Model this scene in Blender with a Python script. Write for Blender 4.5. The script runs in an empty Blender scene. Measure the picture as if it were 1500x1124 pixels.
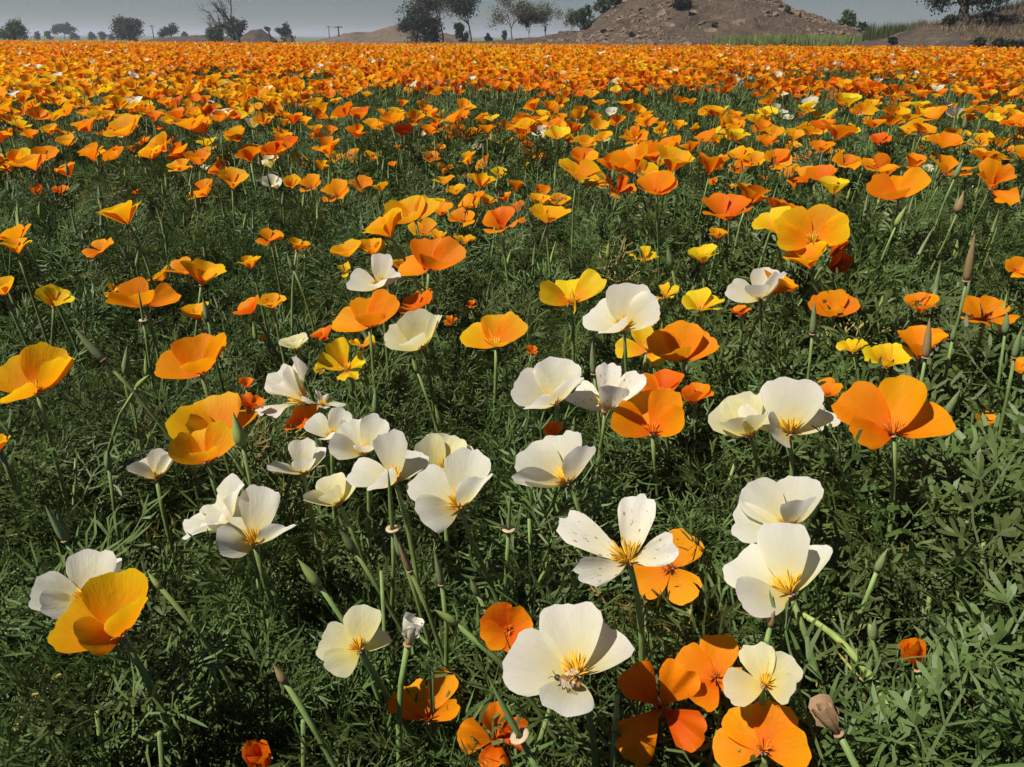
import bpy, math, random
import numpy as np
from mathutils import Matrix, Vector, Euler

# ---------------------------------------------------------------- camera, sky, sun
SC = bpy.context.scene
COL = SC.collection
F = 1120.0                       # focal length in pixels of the 1500 x 1124 photograph
PITCH = math.radians(24.40)
ROLL = math.radians(0.22)
CAM = np.array((0.0, 0.0, 0.67))
RC = np.array(Matrix.Rotation(math.pi / 2 - PITCH, 3, 'X') @ Matrix.Rotation(ROLL, 3, 'Z'))
cd = bpy.data.cameras.new('camera')
cd.sensor_fit = 'HORIZONTAL'; cd.sensor_width = 36.0; cd.lens = 36.0 * F / 1500
cd.clip_start = 0.01; cd.clip_end = 6000
cam = bpy.data.objects.new('camera', cd); COL.objects.link(cam)
cam.location = CAM; cam.rotation_euler = Matrix(RC.tolist()).to_euler()
SC.camera = cam

SUN = Vector((-0.50, -0.20, 0.84)).normalized()       # direction towards the sun
W = bpy.data.worlds.new('World'); SC.world = W; W.use_nodes = True
nt = W.node_tree; nt.nodes.clear()
sky = nt.nodes.new('ShaderNodeTexSky'); sky.sky_type = 'NISHITA'; sky.sun_disc = False
sky.sun_elevation = math.asin(SUN.z); sky.sun_rotation = math.atan2(SUN.x, SUN.y)
sky.air_density = 1.0; sky.dust_density = 0.5; sky.ozone_density = 6.0
hs = nt.nodes.new('ShaderNodeHueSaturation'); hs.inputs['Saturation'].default_value = 1.3; hs.inputs['Hue'].default_value = 0.530; hs.inputs["Value"].default_value = 0.54
bg = nt.nodes.new('ShaderNodeBackground'); bg.inputs[1].default_value = 0.055
wo = nt.nodes.new('ShaderNodeOutputWorld')
nt.links.new(sky.outputs[0], hs.inputs['Color']); nt.links.new(hs.outputs[0], bg.inputs[0]); nt.links.new(bg.outputs[0], wo.inputs[0])
sl = bpy.data.lights.new('sun', 'SUN'); sl.energy = 5.0; sl.angle = math.radians(0.53); sl.color = (1.0, 0.95, 0.86)
so = bpy.data.objects.new('sun', sl); COL.objects.link(so)
so.rotation_euler = SUN.to_track_quat('Z', 'Y').to_euler(); so.location = (-20, 5, 30)
SC.view_settings.view_transform = 'Standard'; SC.view_settings.look = 'None'
SC.view_settings.exposure = 0.58; SC.view_settings.gamma = 1.0; SC.view_settings.use_curve_mapping = False
SC.render.engine = 'CYCLES'
SC.cycles.max_bounces = 5; SC.cycles.transmission_bounces = 3; SC.cycles.diffuse_bounces = 3; SC.cycles.glossy_bounces = 1; SC.cycles.transparent_max_bounces = 4
SC.cycles.caustics_reflective = False; SC.cycles.caustics_refractive = False; SC.cycles.use_adaptive_sampling = True; SC.cycles.adaptive_threshold = .02; SC.cycles.adaptive_min_samples = 16
SC.cycles.use_denoising = True

R = random.Random(7)
NP = np.random.RandomState(11)

# ---------------------------------------------------------------- projection
def ray(x, y):
    return RC @ np.array(((x - 750) / F, (562 - y) / F, -1.0))
def at_depth(x, y, D): return CAM + ray(x, y) * D
def at_Y(x, y, Y):
    r = ray(x, y); return CAM + r * (Y / r[1])
def at_z(x, y, z):
    r = ray(x, y); return CAM + r * ((z - CAM[2]) / r[2])
def project(P):
    q = (np.asarray(P) - CAM) @ RC
    return 750 - q[..., 0] / q[..., 2] * F, 562 + q[..., 1] / q[..., 2] * F, -q[..., 2]

# ---------------------------------------------------------------- noise helpers
_tab = NP.rand(256, 256)
def vnoise(x, y, s):
    x = np.asarray(x) * s + 37.3; y = np.asarray(y) * s + 91.7
    xi = np.floor(x).astype(int); yi = np.floor(y).astype(int)
    fx = x - xi; fy = y - yi
    fx = fx * fx * (3 - 2 * fx); fy = fy * fy * (3 - 2 * fy)
    g = lambda a, b: _tab[a & 255, b & 255]
    return (g(xi, yi) * (1 - fx) + g(xi + 1, yi) * fx) * (1 - fy) + (g(xi, yi + 1) * (1 - fx) + g(xi + 1, yi + 1) * fx) * fy
def fbm(x, y, s, n=4):
    r = 0; a = 0.5
    for k in range(n):
        r = r + a * vnoise(x, y, s * 2 ** k); a *= 0.5
    return r

# ---------------------------------------------------------------- materials
def newmat(name):
    m = bpy.data.materials.new(name); m.use_nodes = True
    m.node_tree.nodes.clear(); return m, m.node_tree
def N(t, kind, **kw):
    n = t.nodes.new(kind)
    for k, v in kw.items(): setattr(n, k, v)
    return n
def ramp(t, stops, fac):
    r = N(t, 'ShaderNodeValToRGB')
    el = r.color_ramp.elements
    while len(el) < len(stops): el.new(0.5)
    for e, (p, c) in zip(el, stops): e.position = p; e.color = (*c, 1)
    t.links.new(fac, r.inputs[0]); return r.outputs[0]

def petal_mat(name, stops, trans, hue=0.012, val=0.10, sat=1.0, tcol=None, spots=False, rough=0.5, scoloured=True):
    m, t = newmat(name); L = t.links.new
    uv = N(t, 'ShaderNodeUVMap'); sep = N(t, 'ShaderNodeSeparateXYZ'); L(uv.outputs[0], sep.inputs[0])
    oi = N(t, 'ShaderNodeObjectInfo')
    # edge of the gradient wanders across the petal
    nz = N(t, 'ShaderNodeTexNoise'); nz.inputs['Scale'].default_value = 3.0; L(uv.outputs[0], nz.inputs['Vector'])
    ad = N(t, 'ShaderNodeMath', operation='MULTIPLY_ADD'); L(nz.outputs[0], ad.inputs[0]); ad.inputs[1].default_value = 0.22
    sb = N(t, 'ShaderNodeMath', operation='SUBTRACT'); L(sep.outputs[1], sb.inputs[0]); sb.inputs[1].default_value = 0.11
    L(sb.outputs[0], ad.inputs[2])
    c = ramp(t, stops, ad.outputs[0])
    # fine radial streaks
    mp = N(t, 'ShaderNodeMapping'); mp.inputs['Scale'].default_value = (46, 1.6, 1); L(uv.outputs[0], mp.inputs[0])
    st = N(t, 'ShaderNodeTexNoise'); st.inputs['Scale'].default_value = 1.0; st.inputs['Detail'].default_value = 3; L(mp.outputs[0], st.inputs['Vector'])
    v1 = N(t, 'ShaderNodeMapRange'); L(st.outputs[0], v1.inputs[0]); v1.inputs[1].default_value = .25; v1.inputs[2].default_value = .75
    v1.inputs[3].default_value = .955; v1.inputs[4].default_value = 1.03
    v2 = N(t, 'ShaderNodeMapRange'); L(oi.outputs['Random'], v2.inputs[0]); v2.inputs[3].default_value = 1 - val; v2.inputs[4].default_value = 1.0
    vm = N(t, 'ShaderNodeMath', operation='MULTIPLY'); L(v1.outputs[0], vm.inputs[0]); L(v2.outputs[0], vm.inputs[1])
    h = N(t, 'ShaderNodeMapRange'); L(oi.outputs['Random'], h.inputs[0]); h.inputs[3].default_value = .5 - hue; h.inputs[4].default_value = .5 + hue
    hsv = N(t, 'ShaderNodeHueSaturation'); L(c, hsv.inputs['Color']); L(h.outputs[0], hsv.inputs['Hue']); L(vm.outputs[0], hsv.inputs['Value'])
    hsv.inputs['Saturation'].default_value = sat
    colr = hsv.outputs[0]
    if spots:
        vo = N(t, 'ShaderNodeTexNoise'); vo.inputs['Scale'].default_value = 9.0; vo.inputs['Detail'].default_value = 1; L(uv.outputs[0], vo.inputs['Vector'])
        mr = N(t, 'ShaderNodeMapRange'); L(vo.outputs[0], mr.inputs[0]); mr.inputs[1].default_value = .66; mr.inputs[2].default_value = .74
        mx = N(t, 'ShaderNodeMix', data_type='RGBA'); L(mr.outputs[0], mx.inputs[0]); L(colr, mx.inputs[6]); mx.inputs[7].default_value = (.22, .09, .05, 1)
        colr = mx.outputs[2]
    bp = N(t, 'ShaderNodeBump'); bp.inputs['Strength'].default_value = 0.26; bp.inputs['Distance'].default_value = 0.0014
    ck = N(t, 'ShaderNodeTexNoise'); ck.inputs['Scale'].default_value = 7.0; ck.inputs['Detail'].default_value = 4; ck.inputs['Distortion'].default_value = .6; mk = N(t, 'ShaderNodeMapping'); mk.inputs['Scale'].default_value = (1.6, .7, 1); L(uv.outputs[0], mk.inputs[0]); L(mk.outputs[0], ck.inputs['Vector'])
    hb = N(t, 'ShaderNodeMath', operation='MULTIPLY_ADD'); L(ck.outputs[0], hb.inputs[0]); hb.inputs[1].default_value = 1.6; L(st.outputs[0], hb.inputs[2]); L(hb.outputs[0], bp.inputs['Height'])
    p = N(t, 'ShaderNodeBsdfPrincipled'); L(colr, p.inputs['Base Color']); p.inputs['Roughness'].default_value = rough
    p.inputs['Specular IOR Level'].default_value = 0.09; L(bp.outputs[0], p.inputs['Normal'])
    tr = N(t, 'ShaderNodeBsdfTranslucent'); L(colr, tr.inputs[0])
    ms = N(t, 'ShaderNodeMixShader'); ms.inputs[0].default_value = trans
    L(p.outputs[0], ms.inputs[1]); L(tr.outputs[0], ms.inputs[2])
    o = N(t, 'ShaderNodeOutputMaterial'); L(ms.outputs[0], o.inputs[0])
    return m

def plain_mat(name, col, rough=0.6, var=0.15, trans=0.0, scale=40.0, col2=None, bump=0.0, hue=0.0, spec=0.3, coord='Object', bumpdist=0.01):
    m, t = newmat(name); L = t.links.new
    tc = N(t, 'ShaderNodeTexCoord'); oi = N(t, 'ShaderNodeObjectInfo')
    nz = N(t, 'ShaderNodeTexNoise'); nz.inputs['Scale'].default_value = scale; nz.inputs['Detail'].default_value = 5; L(tc.outputs[coord], nz.inputs['Vector'])
    a = tuple(c * (1 - var) for c in col); b = col2 or tuple(min(1, c * (1 + var)) for c in col)
    c = ramp(t, [(.32, a), (.68, b)], nz.outputs[0])
    v = N(t, 'ShaderNodeMapRange'); L(oi.outputs['Random'], v.inputs[0]); v.inputs[3].default_value = 1 - var; v.inputs[4].default_value = 1 + var
    hh = N(t, 'ShaderNodeMapRange'); L(oi.outputs['Random'], hh.inputs[0]); hh.inputs[3].default_value = .5 - hue; hh.inputs[4].default_value = .5 + hue
    hsv = N(t, 'ShaderNodeHueSaturation'); L(c, hsv.inputs['Color']); L(v.outputs[0], hsv.inputs['Value']); L(hh.outputs[0], hsv.inputs['Hue'])
    p = N(t, 'ShaderNodeBsdfPrincipled'); L(hsv.outputs[0], p.inputs['Base Color']); p.inputs['Roughness'].default_value = rough
    p.inputs['Specular IOR Level'].default_value = spec
    if bump:
        bp = N(t, 'ShaderNodeBump'); bp.inputs['Strength'].default_value = bump; bp.inputs['Distance'].default_value = bumpdist
        L(nz.outputs[0], bp.inputs['Height']); L(bp.outputs[0], p.inputs['Normal'])
    o = N(t, 'ShaderNodeOutputMaterial')
    if trans:
        tr = N(t, 'ShaderNodeBsdfTranslucent'); L(hsv.outputs[0], tr.inputs[0])
        ms = N(t, 'ShaderNodeMixShader'); ms.inputs[0].default_value = trans
        L(p.outputs[0], ms.inputs[1]); L(tr.outputs[0], ms.inputs[2]); L(ms.outputs[0], o.inputs[0])
    else:
        L(p.outputs[0], o.inputs[0])
    return m

M = {}
M['O'] = petal_mat('orange petal', [(0, (.78, .13, .004)), (.35, (.87, .24, .004)), (1, (.89, .32, .005))], .52)
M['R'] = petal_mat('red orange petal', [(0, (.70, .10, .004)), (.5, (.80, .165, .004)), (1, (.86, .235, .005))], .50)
M['G'] = petal_mat('golden petal', [(0, (.84, .20, .004)), (.45, (.87, .31, .005)), (.8, (.86, .40, .006)), (1, (.84, .49, .008))], .52)
M['Y'] = petal_mat('yellow petal', [(0, (.86, .24, .004)), (.3, (.86, .36, .006)), (.6, (.82, .53, .010)), (1, (.80, .58, .015))], .48)
M['W'] = petal_mat('white petal', [(0, (.80, .54, .08)), (.26, (.82, .71, .31)), (.56, (.84, .80, .57)), (1, (.87, .85, .75))], .58, hue=.006, val=.08)
M['P'] = petal_mat('cream petal', [(0, (.80, .58, .10)), (.3, (.82, .72, .25)), (.7, (.83, .78, .43)), (1, (.85, .82, .57))], .58, hue=.006, val=.06)
M['S'] = petal_mat('spotted white petal', [(0, (.76, .58, .18)), (.25, (.80, .74, .48)), (1, (.82, .80, .71))], .46, hue=.004, spots=True)
M['B'] = petal_mat('dried petal', [(0, (.25, .13, .06)), (.5, (.36, .22, .11)), (1, (.42, .28, .16))], .2)
M['stamY'] = plain_mat('yellow stamens', (.86, .54, .05), .6, .15, .25, 300)
M['stamO'] = plain_mat('orange stamens', (.72, .20, .01), .6, .2, .15, 300)
M['stem'] = plain_mat('stem', (.15, .215, .062), .5, .16, 0.0, 90, hue=.01)
M['recep'] = plain_mat('receptacle', (.26, .20, .09), .5, .2, 0.0, 200, col2=(.36, .18, .12))
M['ring'] = plain_mat('receptacle rim', (.42, .32, .18), .5, .2, 0.0, 200, col2=(.50, .38, .24))
M['podG'] = plain_mat('green pod', (.16, .205, .085), .45, .15, 0.0, 120, hue=.01)
M['podB'] = plain_mat('ripening pod', (.24, .17, .075), .5, .15, 0.0, 120)
M['budL'] = plain_mat('young bud', (.26, .34, .09), .45, .15, 0.1, 120)
M['leaf'] = plain_mat('poppy leaf', (.075, .112, .030), .50, .32, .26, 30, hue=.020, spec=.20)
M['leafL'] = plain_mat('poppy leaf near', (.084, .122, .032), .48, .24, .26, 30, hue=.018, spec=.24)
M['leafY'] = plain_mat('yellowing leaf', (.26, .21, .060), .6, .3, .25, 30, hue=.015, spec=.15)
M['straw'] = plain_mat('dry stalk', (.28, .21, .11), .7, .25, 0, 60)

# ---------------------------------------------------------------- mesh helpers
def mesh(name, V, Fc, mats, uv=None, smooth=True, fmat=None):
    me = bpy.data.meshes.new(name)
    me.from_pydata([tuple(v) for v in np.asarray(V).tolist()], [], Fc)
    for m in (mats if isinstance(mats, (list, tuple)) else [mats]): me.materials.append(m)
    if uv is not None:
        ul = me.uv_layers.new(name='UVMap')
        li = np.empty(len(me.loops), dtype=np.int32); me.loops.foreach_get('vertex_index', li)
        ul.data.foreach_set('uv', np.asarray(uv, dtype=np.float32)[li].ravel())
    if smooth: me.polygons.foreach_set('use_smooth', [True] * len(me.polygons))
    if fmat is not None: me.polygons.foreach_set('material_index', fmat)
    me.update(); return me
def link(name, me, parent=None, mat=None, mw=None):
    o = bpy.data.objects.new(name, me); COL.objects.link(o)
    if parent is not None: o.parent = parent
    if mat is not None:
        o.material_slots[0].link = 'OBJECT'; o.material_slots[0].material = mat
    if mw is not None: o.matrix_basis = mw
    return o
def tag(o, label=None, cat=None, group=None, kind=None):
    if label: o['label'] = label
    if cat: o['category'] = cat
    if group: o['group'] = group
    if kind: o['kind'] = kind
    return o
def empty(name, loc):
    o = bpy.data.objects.new(name, None); o.empty_display_size = .02; COL.objects.link(o); o.location = Vector([float(c) for c in loc]); return o

class MB:
    def __init__(s): s.v = []; s.f = []; s.uv = []; s.m = []; s.n = 0
    def add(s, V, Fc, uv=None, mi=0):
        V = np.asarray(V, dtype=float)
        s.v.append(V); s.f += [tuple(i + s.n for i in f) for f in Fc]; s.m += [mi] * len(Fc)
        s.uv.append(np.zeros((len(V), 2)) if uv is None else np.asarray(uv)); s.n += len(V)
    def mesh(s, name, mats, smooth=True):
        return mesh(name, np.vstack(s.v), s.f, mats, np.vstack(s.uv), smooth, s.m)

def tube(P, rad, sides=6, cap=True):
    P = np.asarray(P, dtype=float); n = len(P); rad = np.broadcast_to(np.asarray(rad, dtype=float), (n,))
    T = np.gradient(P, axis=0); T /= np.linalg.norm(T, axis=1)[:, None] + 1e-12
    ref = np.array((0.31, 0.95, 0.02)); 
    if abs(T[0] @ ref) > .9: ref = np.array((.95, -.1, .3))
    V = []
    for k in range(n):
        a = np.cross(T[k], ref); a /= np.linalg.norm(a) + 1e-12; b = np.cross(T[k], a)
        for j in range(sides):
            t = 2 * math.pi * j / sides
            V.append(P[k] + rad[k] * (a * math.cos(t) + b * math.sin(t)))
    Fc = []
    for k in range(n - 1):
        for j in range(sides):
            j2 = (j + 1) % sides
            Fc.append((k * sides + j, k * sides + j2, (k + 1) * sides + j2, (k + 1) * sides + j))
    if cap:
        Fc.append(tuple(range(sides))[::-1]); Fc.append(tuple((n - 1) * sides + j for j in range(sides)))
    return np.array(V), Fc
def lathe(prof, sides=10):           # profile of (radius, z)
    V = []; Fc = []
    for r, z in prof:
        for j in range(sides):
            t = 2 * math.pi * j / sides; V.append((r * math.cos(t), r * math.sin(t), z))
    for k in range(len(prof) - 1):
        for j in range(sides):
            j2 = (j + 1) % sides; Fc.append((k * sides + j, k * sides + j2, (k + 1) * sides + j2, (k + 1) * sides + j))
    return np.array(V), Fc
def bez(a, b, c, d, n):
    t = np.linspace(0, 1, n)[:, None]
    return (1 - t) ** 3 * a + 3 * t * (1 - t) ** 2 * b + 3 * t * t * (1 - t) * c + t ** 3 * d
def frame(axis):
    a = np.asarray(axis, dtype=float); a /= np.linalg.norm(a)
    e1 = np.array((1.0, 0, 0)) - a * a[0]
    e1 /= np.linalg.norm(e1) + 1e-9
    return np.stack((e1, np.cross(a, e1), a), axis=1)
def mat4(Rm, s, t):
    m = np.eye(4); m[:3, :3] = Rm * s; m[:3, 3] = t; return Matrix(m.tolist())

# ---------------------------------------------------------------- petals
def petal(rs, ang, t0, t1, kc, A, flare=0.0, ruf=0.05, nu=9, nv=7, L=1.0, notch=.03, corner=.30, lean=0.0, twist=0.0, curl=0.0):
    """One fan-shaped petal growing from the flower's centre; the axis is +Z, unit length."""
    d = math.radians
    t0, t1, A, flare = d(t0 + lean), d(t1 + lean), d(A), d(flare)
    S = 24; ss = np.linspace(0, 1, S + 1); th = t0 + (t1 - t0) * ss + flare * ss ** 3
    rr = np.concatenate(([0], np.cumsum((np.sin(th[1:]) + np.sin(th[:-1])) / 2 / S)))
    zz = np.concatenate(([0], np.cumsum((np.cos(th[1:]) + np.cos(th[:-1])) / 2 / S)))
    w = np.linspace(-1, 1, nu); v = np.linspace(0.05, 1, nv) ** 0.9
    ph = rs.rand(6) * 6.28
    top = 1 - corner * np.abs(w) ** 4 + .030 * np.sin(5.5 * w + ph[0]) + .018 * np.sin(12 * w + ph[1]) - notch * np.exp(-((w - .3 * (rs.rand() - .5)) / .16) ** 2)
    if nu > 8: top = top + .008 * rs.randn(nu)
    Wg, Vg = np.meshgrid(w, v)
    al = Wg * A; rho = Vg * top[None, :]
    a = rho * np.sin(al); b = np.clip(rho * np.cos(al), 0, 1.1)
    thb = np.interp(b, ss, th); r = np.interp(b, ss, rr); z = np.interp(b, ss, zz)
    k = kc * (1 - .25 * Vg)
    psi = k * np.tan(al) / np.maximum(np.tan(np.clip(thb, .25, 1.50)), .25)
    psi = np.clip(psi, -2.0, 2.0)
    sp = np.where(np.abs(psi) < 1e-4, 1, np.sin(psi) / np.where(psi == 0, 1, psi)); cp = np.where(np.abs(psi) < 1e-4, 0, (1 - np.cos(psi)) / np.where(psi == 0, 1, psi))
    x = a * sp; n = a * cp
    n = n + ruf * Vg ** 2 * (np.sin(3.6 * Wg + ph[2]) * .9 + np.sin(8.5 * Wg + ph[3]) * .55 * Vg) + curl * Vg ** 3 * Wg ** 2
    n = n + twist * Vg * Wg * .2
    R_ = .035 + r - n * np.cos(thb); Z_ = z + n * np.sin(thb)
    c, s = math.cos(d(ang)), math.sin(d(ang))
    V = np.stack((R_ * c - x * s, R_ * s + x * c, Z_), -1).reshape(-1, 3) * np.array((L, L, L))
    uv = np.stack((Wg * .5 + .5, Vg * top[None, :]), -1).reshape(-1, 2)
    Fc = [(i * nu + j, i * nu + j + 1, (i + 1) * nu + j + 1, (i + 1) * nu + j) for i in range(nv - 1) for j in range(nu - 1)]
    return V, Fc, uv

FORMS = {      # t0, t1, kc, A, flare, ruf, lean jitter
    'cup':   (60, 22, 1.0, 50, 22, .035, 4),
    'vee':   (46, 34, 1.0, 48, 26, .032, 6),
    'bowl':  (66, 38, .95, 50, 22, .035, 4),
    'open':  (58, 48, .80, 43, 26, .050, 6),
    'flat':  (64, 66, .60, 45, 14, .050, 5),
    'tulip': (44, 12, 1.0, 50, 4, .02, 3),
    'loose': (50, 34, .95, 40, 34, .060, 9),
    'wilt':  (52, 40, 1.50, 30, 40, .10, 16),
    'shut':  (30, 2, 1.1, 52, -10, .02, 3),
}
def make_petals(seed, form, nu, nv, angles=None):
    rs = np.random.RandomState(seed)
    t0, t1, kc, A, fl, ruf, jit = FORMS[form]
    if angles is None: angles = [90 * k + 7 * rs.randn() for k in range(4)]
    out = []
    for k, an in enumerate(angles):
        inner = k % 2
        out.append(petal(rs, an, t0 - 5 * inner, t1 - 4 * inner, kc * (1 + .16 * rs.randn()), A * (1 + .07 * rs.randn()), fl * (1 + .45 * rs.randn()),
                         ruf, nu, nv, L=1 - .03 * inner + .05 * rs.randn() * (1 if form != 'cup' else .6), lean=jit * rs.randn() * .8,
                         twist=.5 * rs.randn() * (jit > 5), curl=.10 * rs.randn(), corner=.18 + .10 * rs.rand(), notch=.05 * rs.rand()))
    return out
def petal_to(rs, base, tip, axis, A, cup=.55, bow=.09, reflex=.08, ruf=.03, nu=15, nv=11, lift=0.0, face=.6):
    """A petal from the flower's base to a given tip: fan-shaped, scooped along its length, edges curling towards the flower's axis."""
    d = tip - base; L = np.linalg.norm(d); d = d / L
    n = axis - (axis @ d) * d; n /= np.linalg.norm(n) + 1e-9
    c = CAM - base; c = c - (c @ d) * d; c /= np.linalg.norm(c) + 1e-9; n = n * .5 + c * face; n /= np.linalg.norm(n) + 1e-9; lat = np.cross(n, d)
    w = np.linspace(-1, 1, nu); v = np.linspace(.04, 1, nv) ** .9; ph = rs.rand(6) * 6.28; Ar = math.radians(A)
    top = 1 - (.10 + .10 * rs.rand()) * np.abs(w) ** 3.4 - .06 * np.abs(w) ** 9 + .022 * np.sin(5.0 * w + ph[0]) + .014 * np.sin(11 * w + ph[1]) + .011 * rs.randn(nu) - .05 * rs.rand() * np.exp(-((w - .3 * (rs.rand() - .5)) / .15) ** 2)
    Wg, Vg = np.meshgrid(w, v); al = Wg * Ar * (1.34 - .42 * Vg); rho = Vg * top[None, :] * 1.02
    a = rho * np.sin(al); b = rho * np.cos(al)
    k = np.clip(cup * (1.25 - .45 * Vg) / .45, 1e-3, 9); psi = np.clip(a * k, -1.9, 1.9); sp = np.sinc(psi / math.pi); cp = np.where(np.abs(psi) < 1e-4, 0, (1 - np.cos(psi)) / np.where(psi == 0, 1, psi))
    nn = a * cp - bow * 4 * Vg * (1 - Vg) * (1 - .3 * Wg ** 2) - reflex * np.maximum(Vg - .55, 0) ** 2 * 4.9 + lift
    nn = nn + ruf * Vg ** 2 * (np.sin(3.4 * Wg + ph[2]) * .9 + np.sin(8 * Wg + ph[3]) * .5 * Vg)
    V = base + L * (b[..., None] * d + (a * sp)[..., None] * lat + nn[..., None] * n)
    uv = np.stack((Wg * .5 + .5, Vg * top[None, :]), -1).reshape(-1, 2)
    Fc = [(i * nu + j, i * nu + j + 1, (i + 1) * nu + j + 1, (i + 1) * nu + j) for i in range(nv - 1) for j in range(nu - 1)]
    return V.reshape(-1, 3), Fc, uv
def posed(key, z, seed):
    """The petals of a flower whose base and petal tips were read from the photograph; all petals of one flower are equally long."""
    bx, by, cup, tips = POSE[key]; kx, ky = (float(c_) for c_ in key.split(','))
    bx, by = kx + .9 * (bx - kx), ky + .9 * (by - ky); tips = [(kx + .9 * (a_ - kx), ky + .9 * (b_ - ky), c_, d_) for a_, b_, c_, d_ in tips]      # the fan spreads past its tip
    r = ray(bx, by); D = (z - CAM[2]) / r[2]; B = CAM + r * D; rs = np.random.RandomState(seed)
    rays = []; perp = []
    for (tx, ty, sg, A) in tips:
        q = ray(tx, ty); q = q / np.linalg.norm(q); t = (B - CAM) @ q; perp.append(np.linalg.norm(CAM + q * t - B)); rays.append((q, t))
    L = .985 * max(perp); L = max(L, .022)
    T = [CAM + q * (t + (1 if tp[2] == 'b' else -1) * math.sqrt(max(L * L * 1.03 - p * p, 0)) * (.85 if tp[2] == 'b' else .75)) for (q, t), p, tp in zip(rays, perp, tips)]
    ax = sum((t - B) / np.linalg.norm(t - B) for t in T); cw = (CAM - B) / np.linalg.norm(CAM - B) * (1.1 if key in FACING else .3); ax = ax / np.linalg.norm(ax) + np.array((0, 0, .35)) + cw; ax /= np.linalg.norm(ax)
    Rm = frame(ax); out = []
    for k, (t, tp) in enumerate(zip(T, tips)):
        V, Fc, uv = petal_to(rs, B, t, ax, tp[3] * .92, cup * 1.15 * (1 + .15 * rs.randn()), .07 + .05 * rs.rand(), .05 + .07 * rs.rand(), .028, lift=.012 * (k % 2), face={'b': .55, 'f': .7, 'F': -.45}[tp[2]])
        out.append(((V - B) @ Rm / L, Fc, uv))
    return B, Rm, L, out
POSE = {}; FACING = ('822,962', '513,937', '1114,986', '1036,980', '1117,1082', '985,830', '624,1030')
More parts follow.
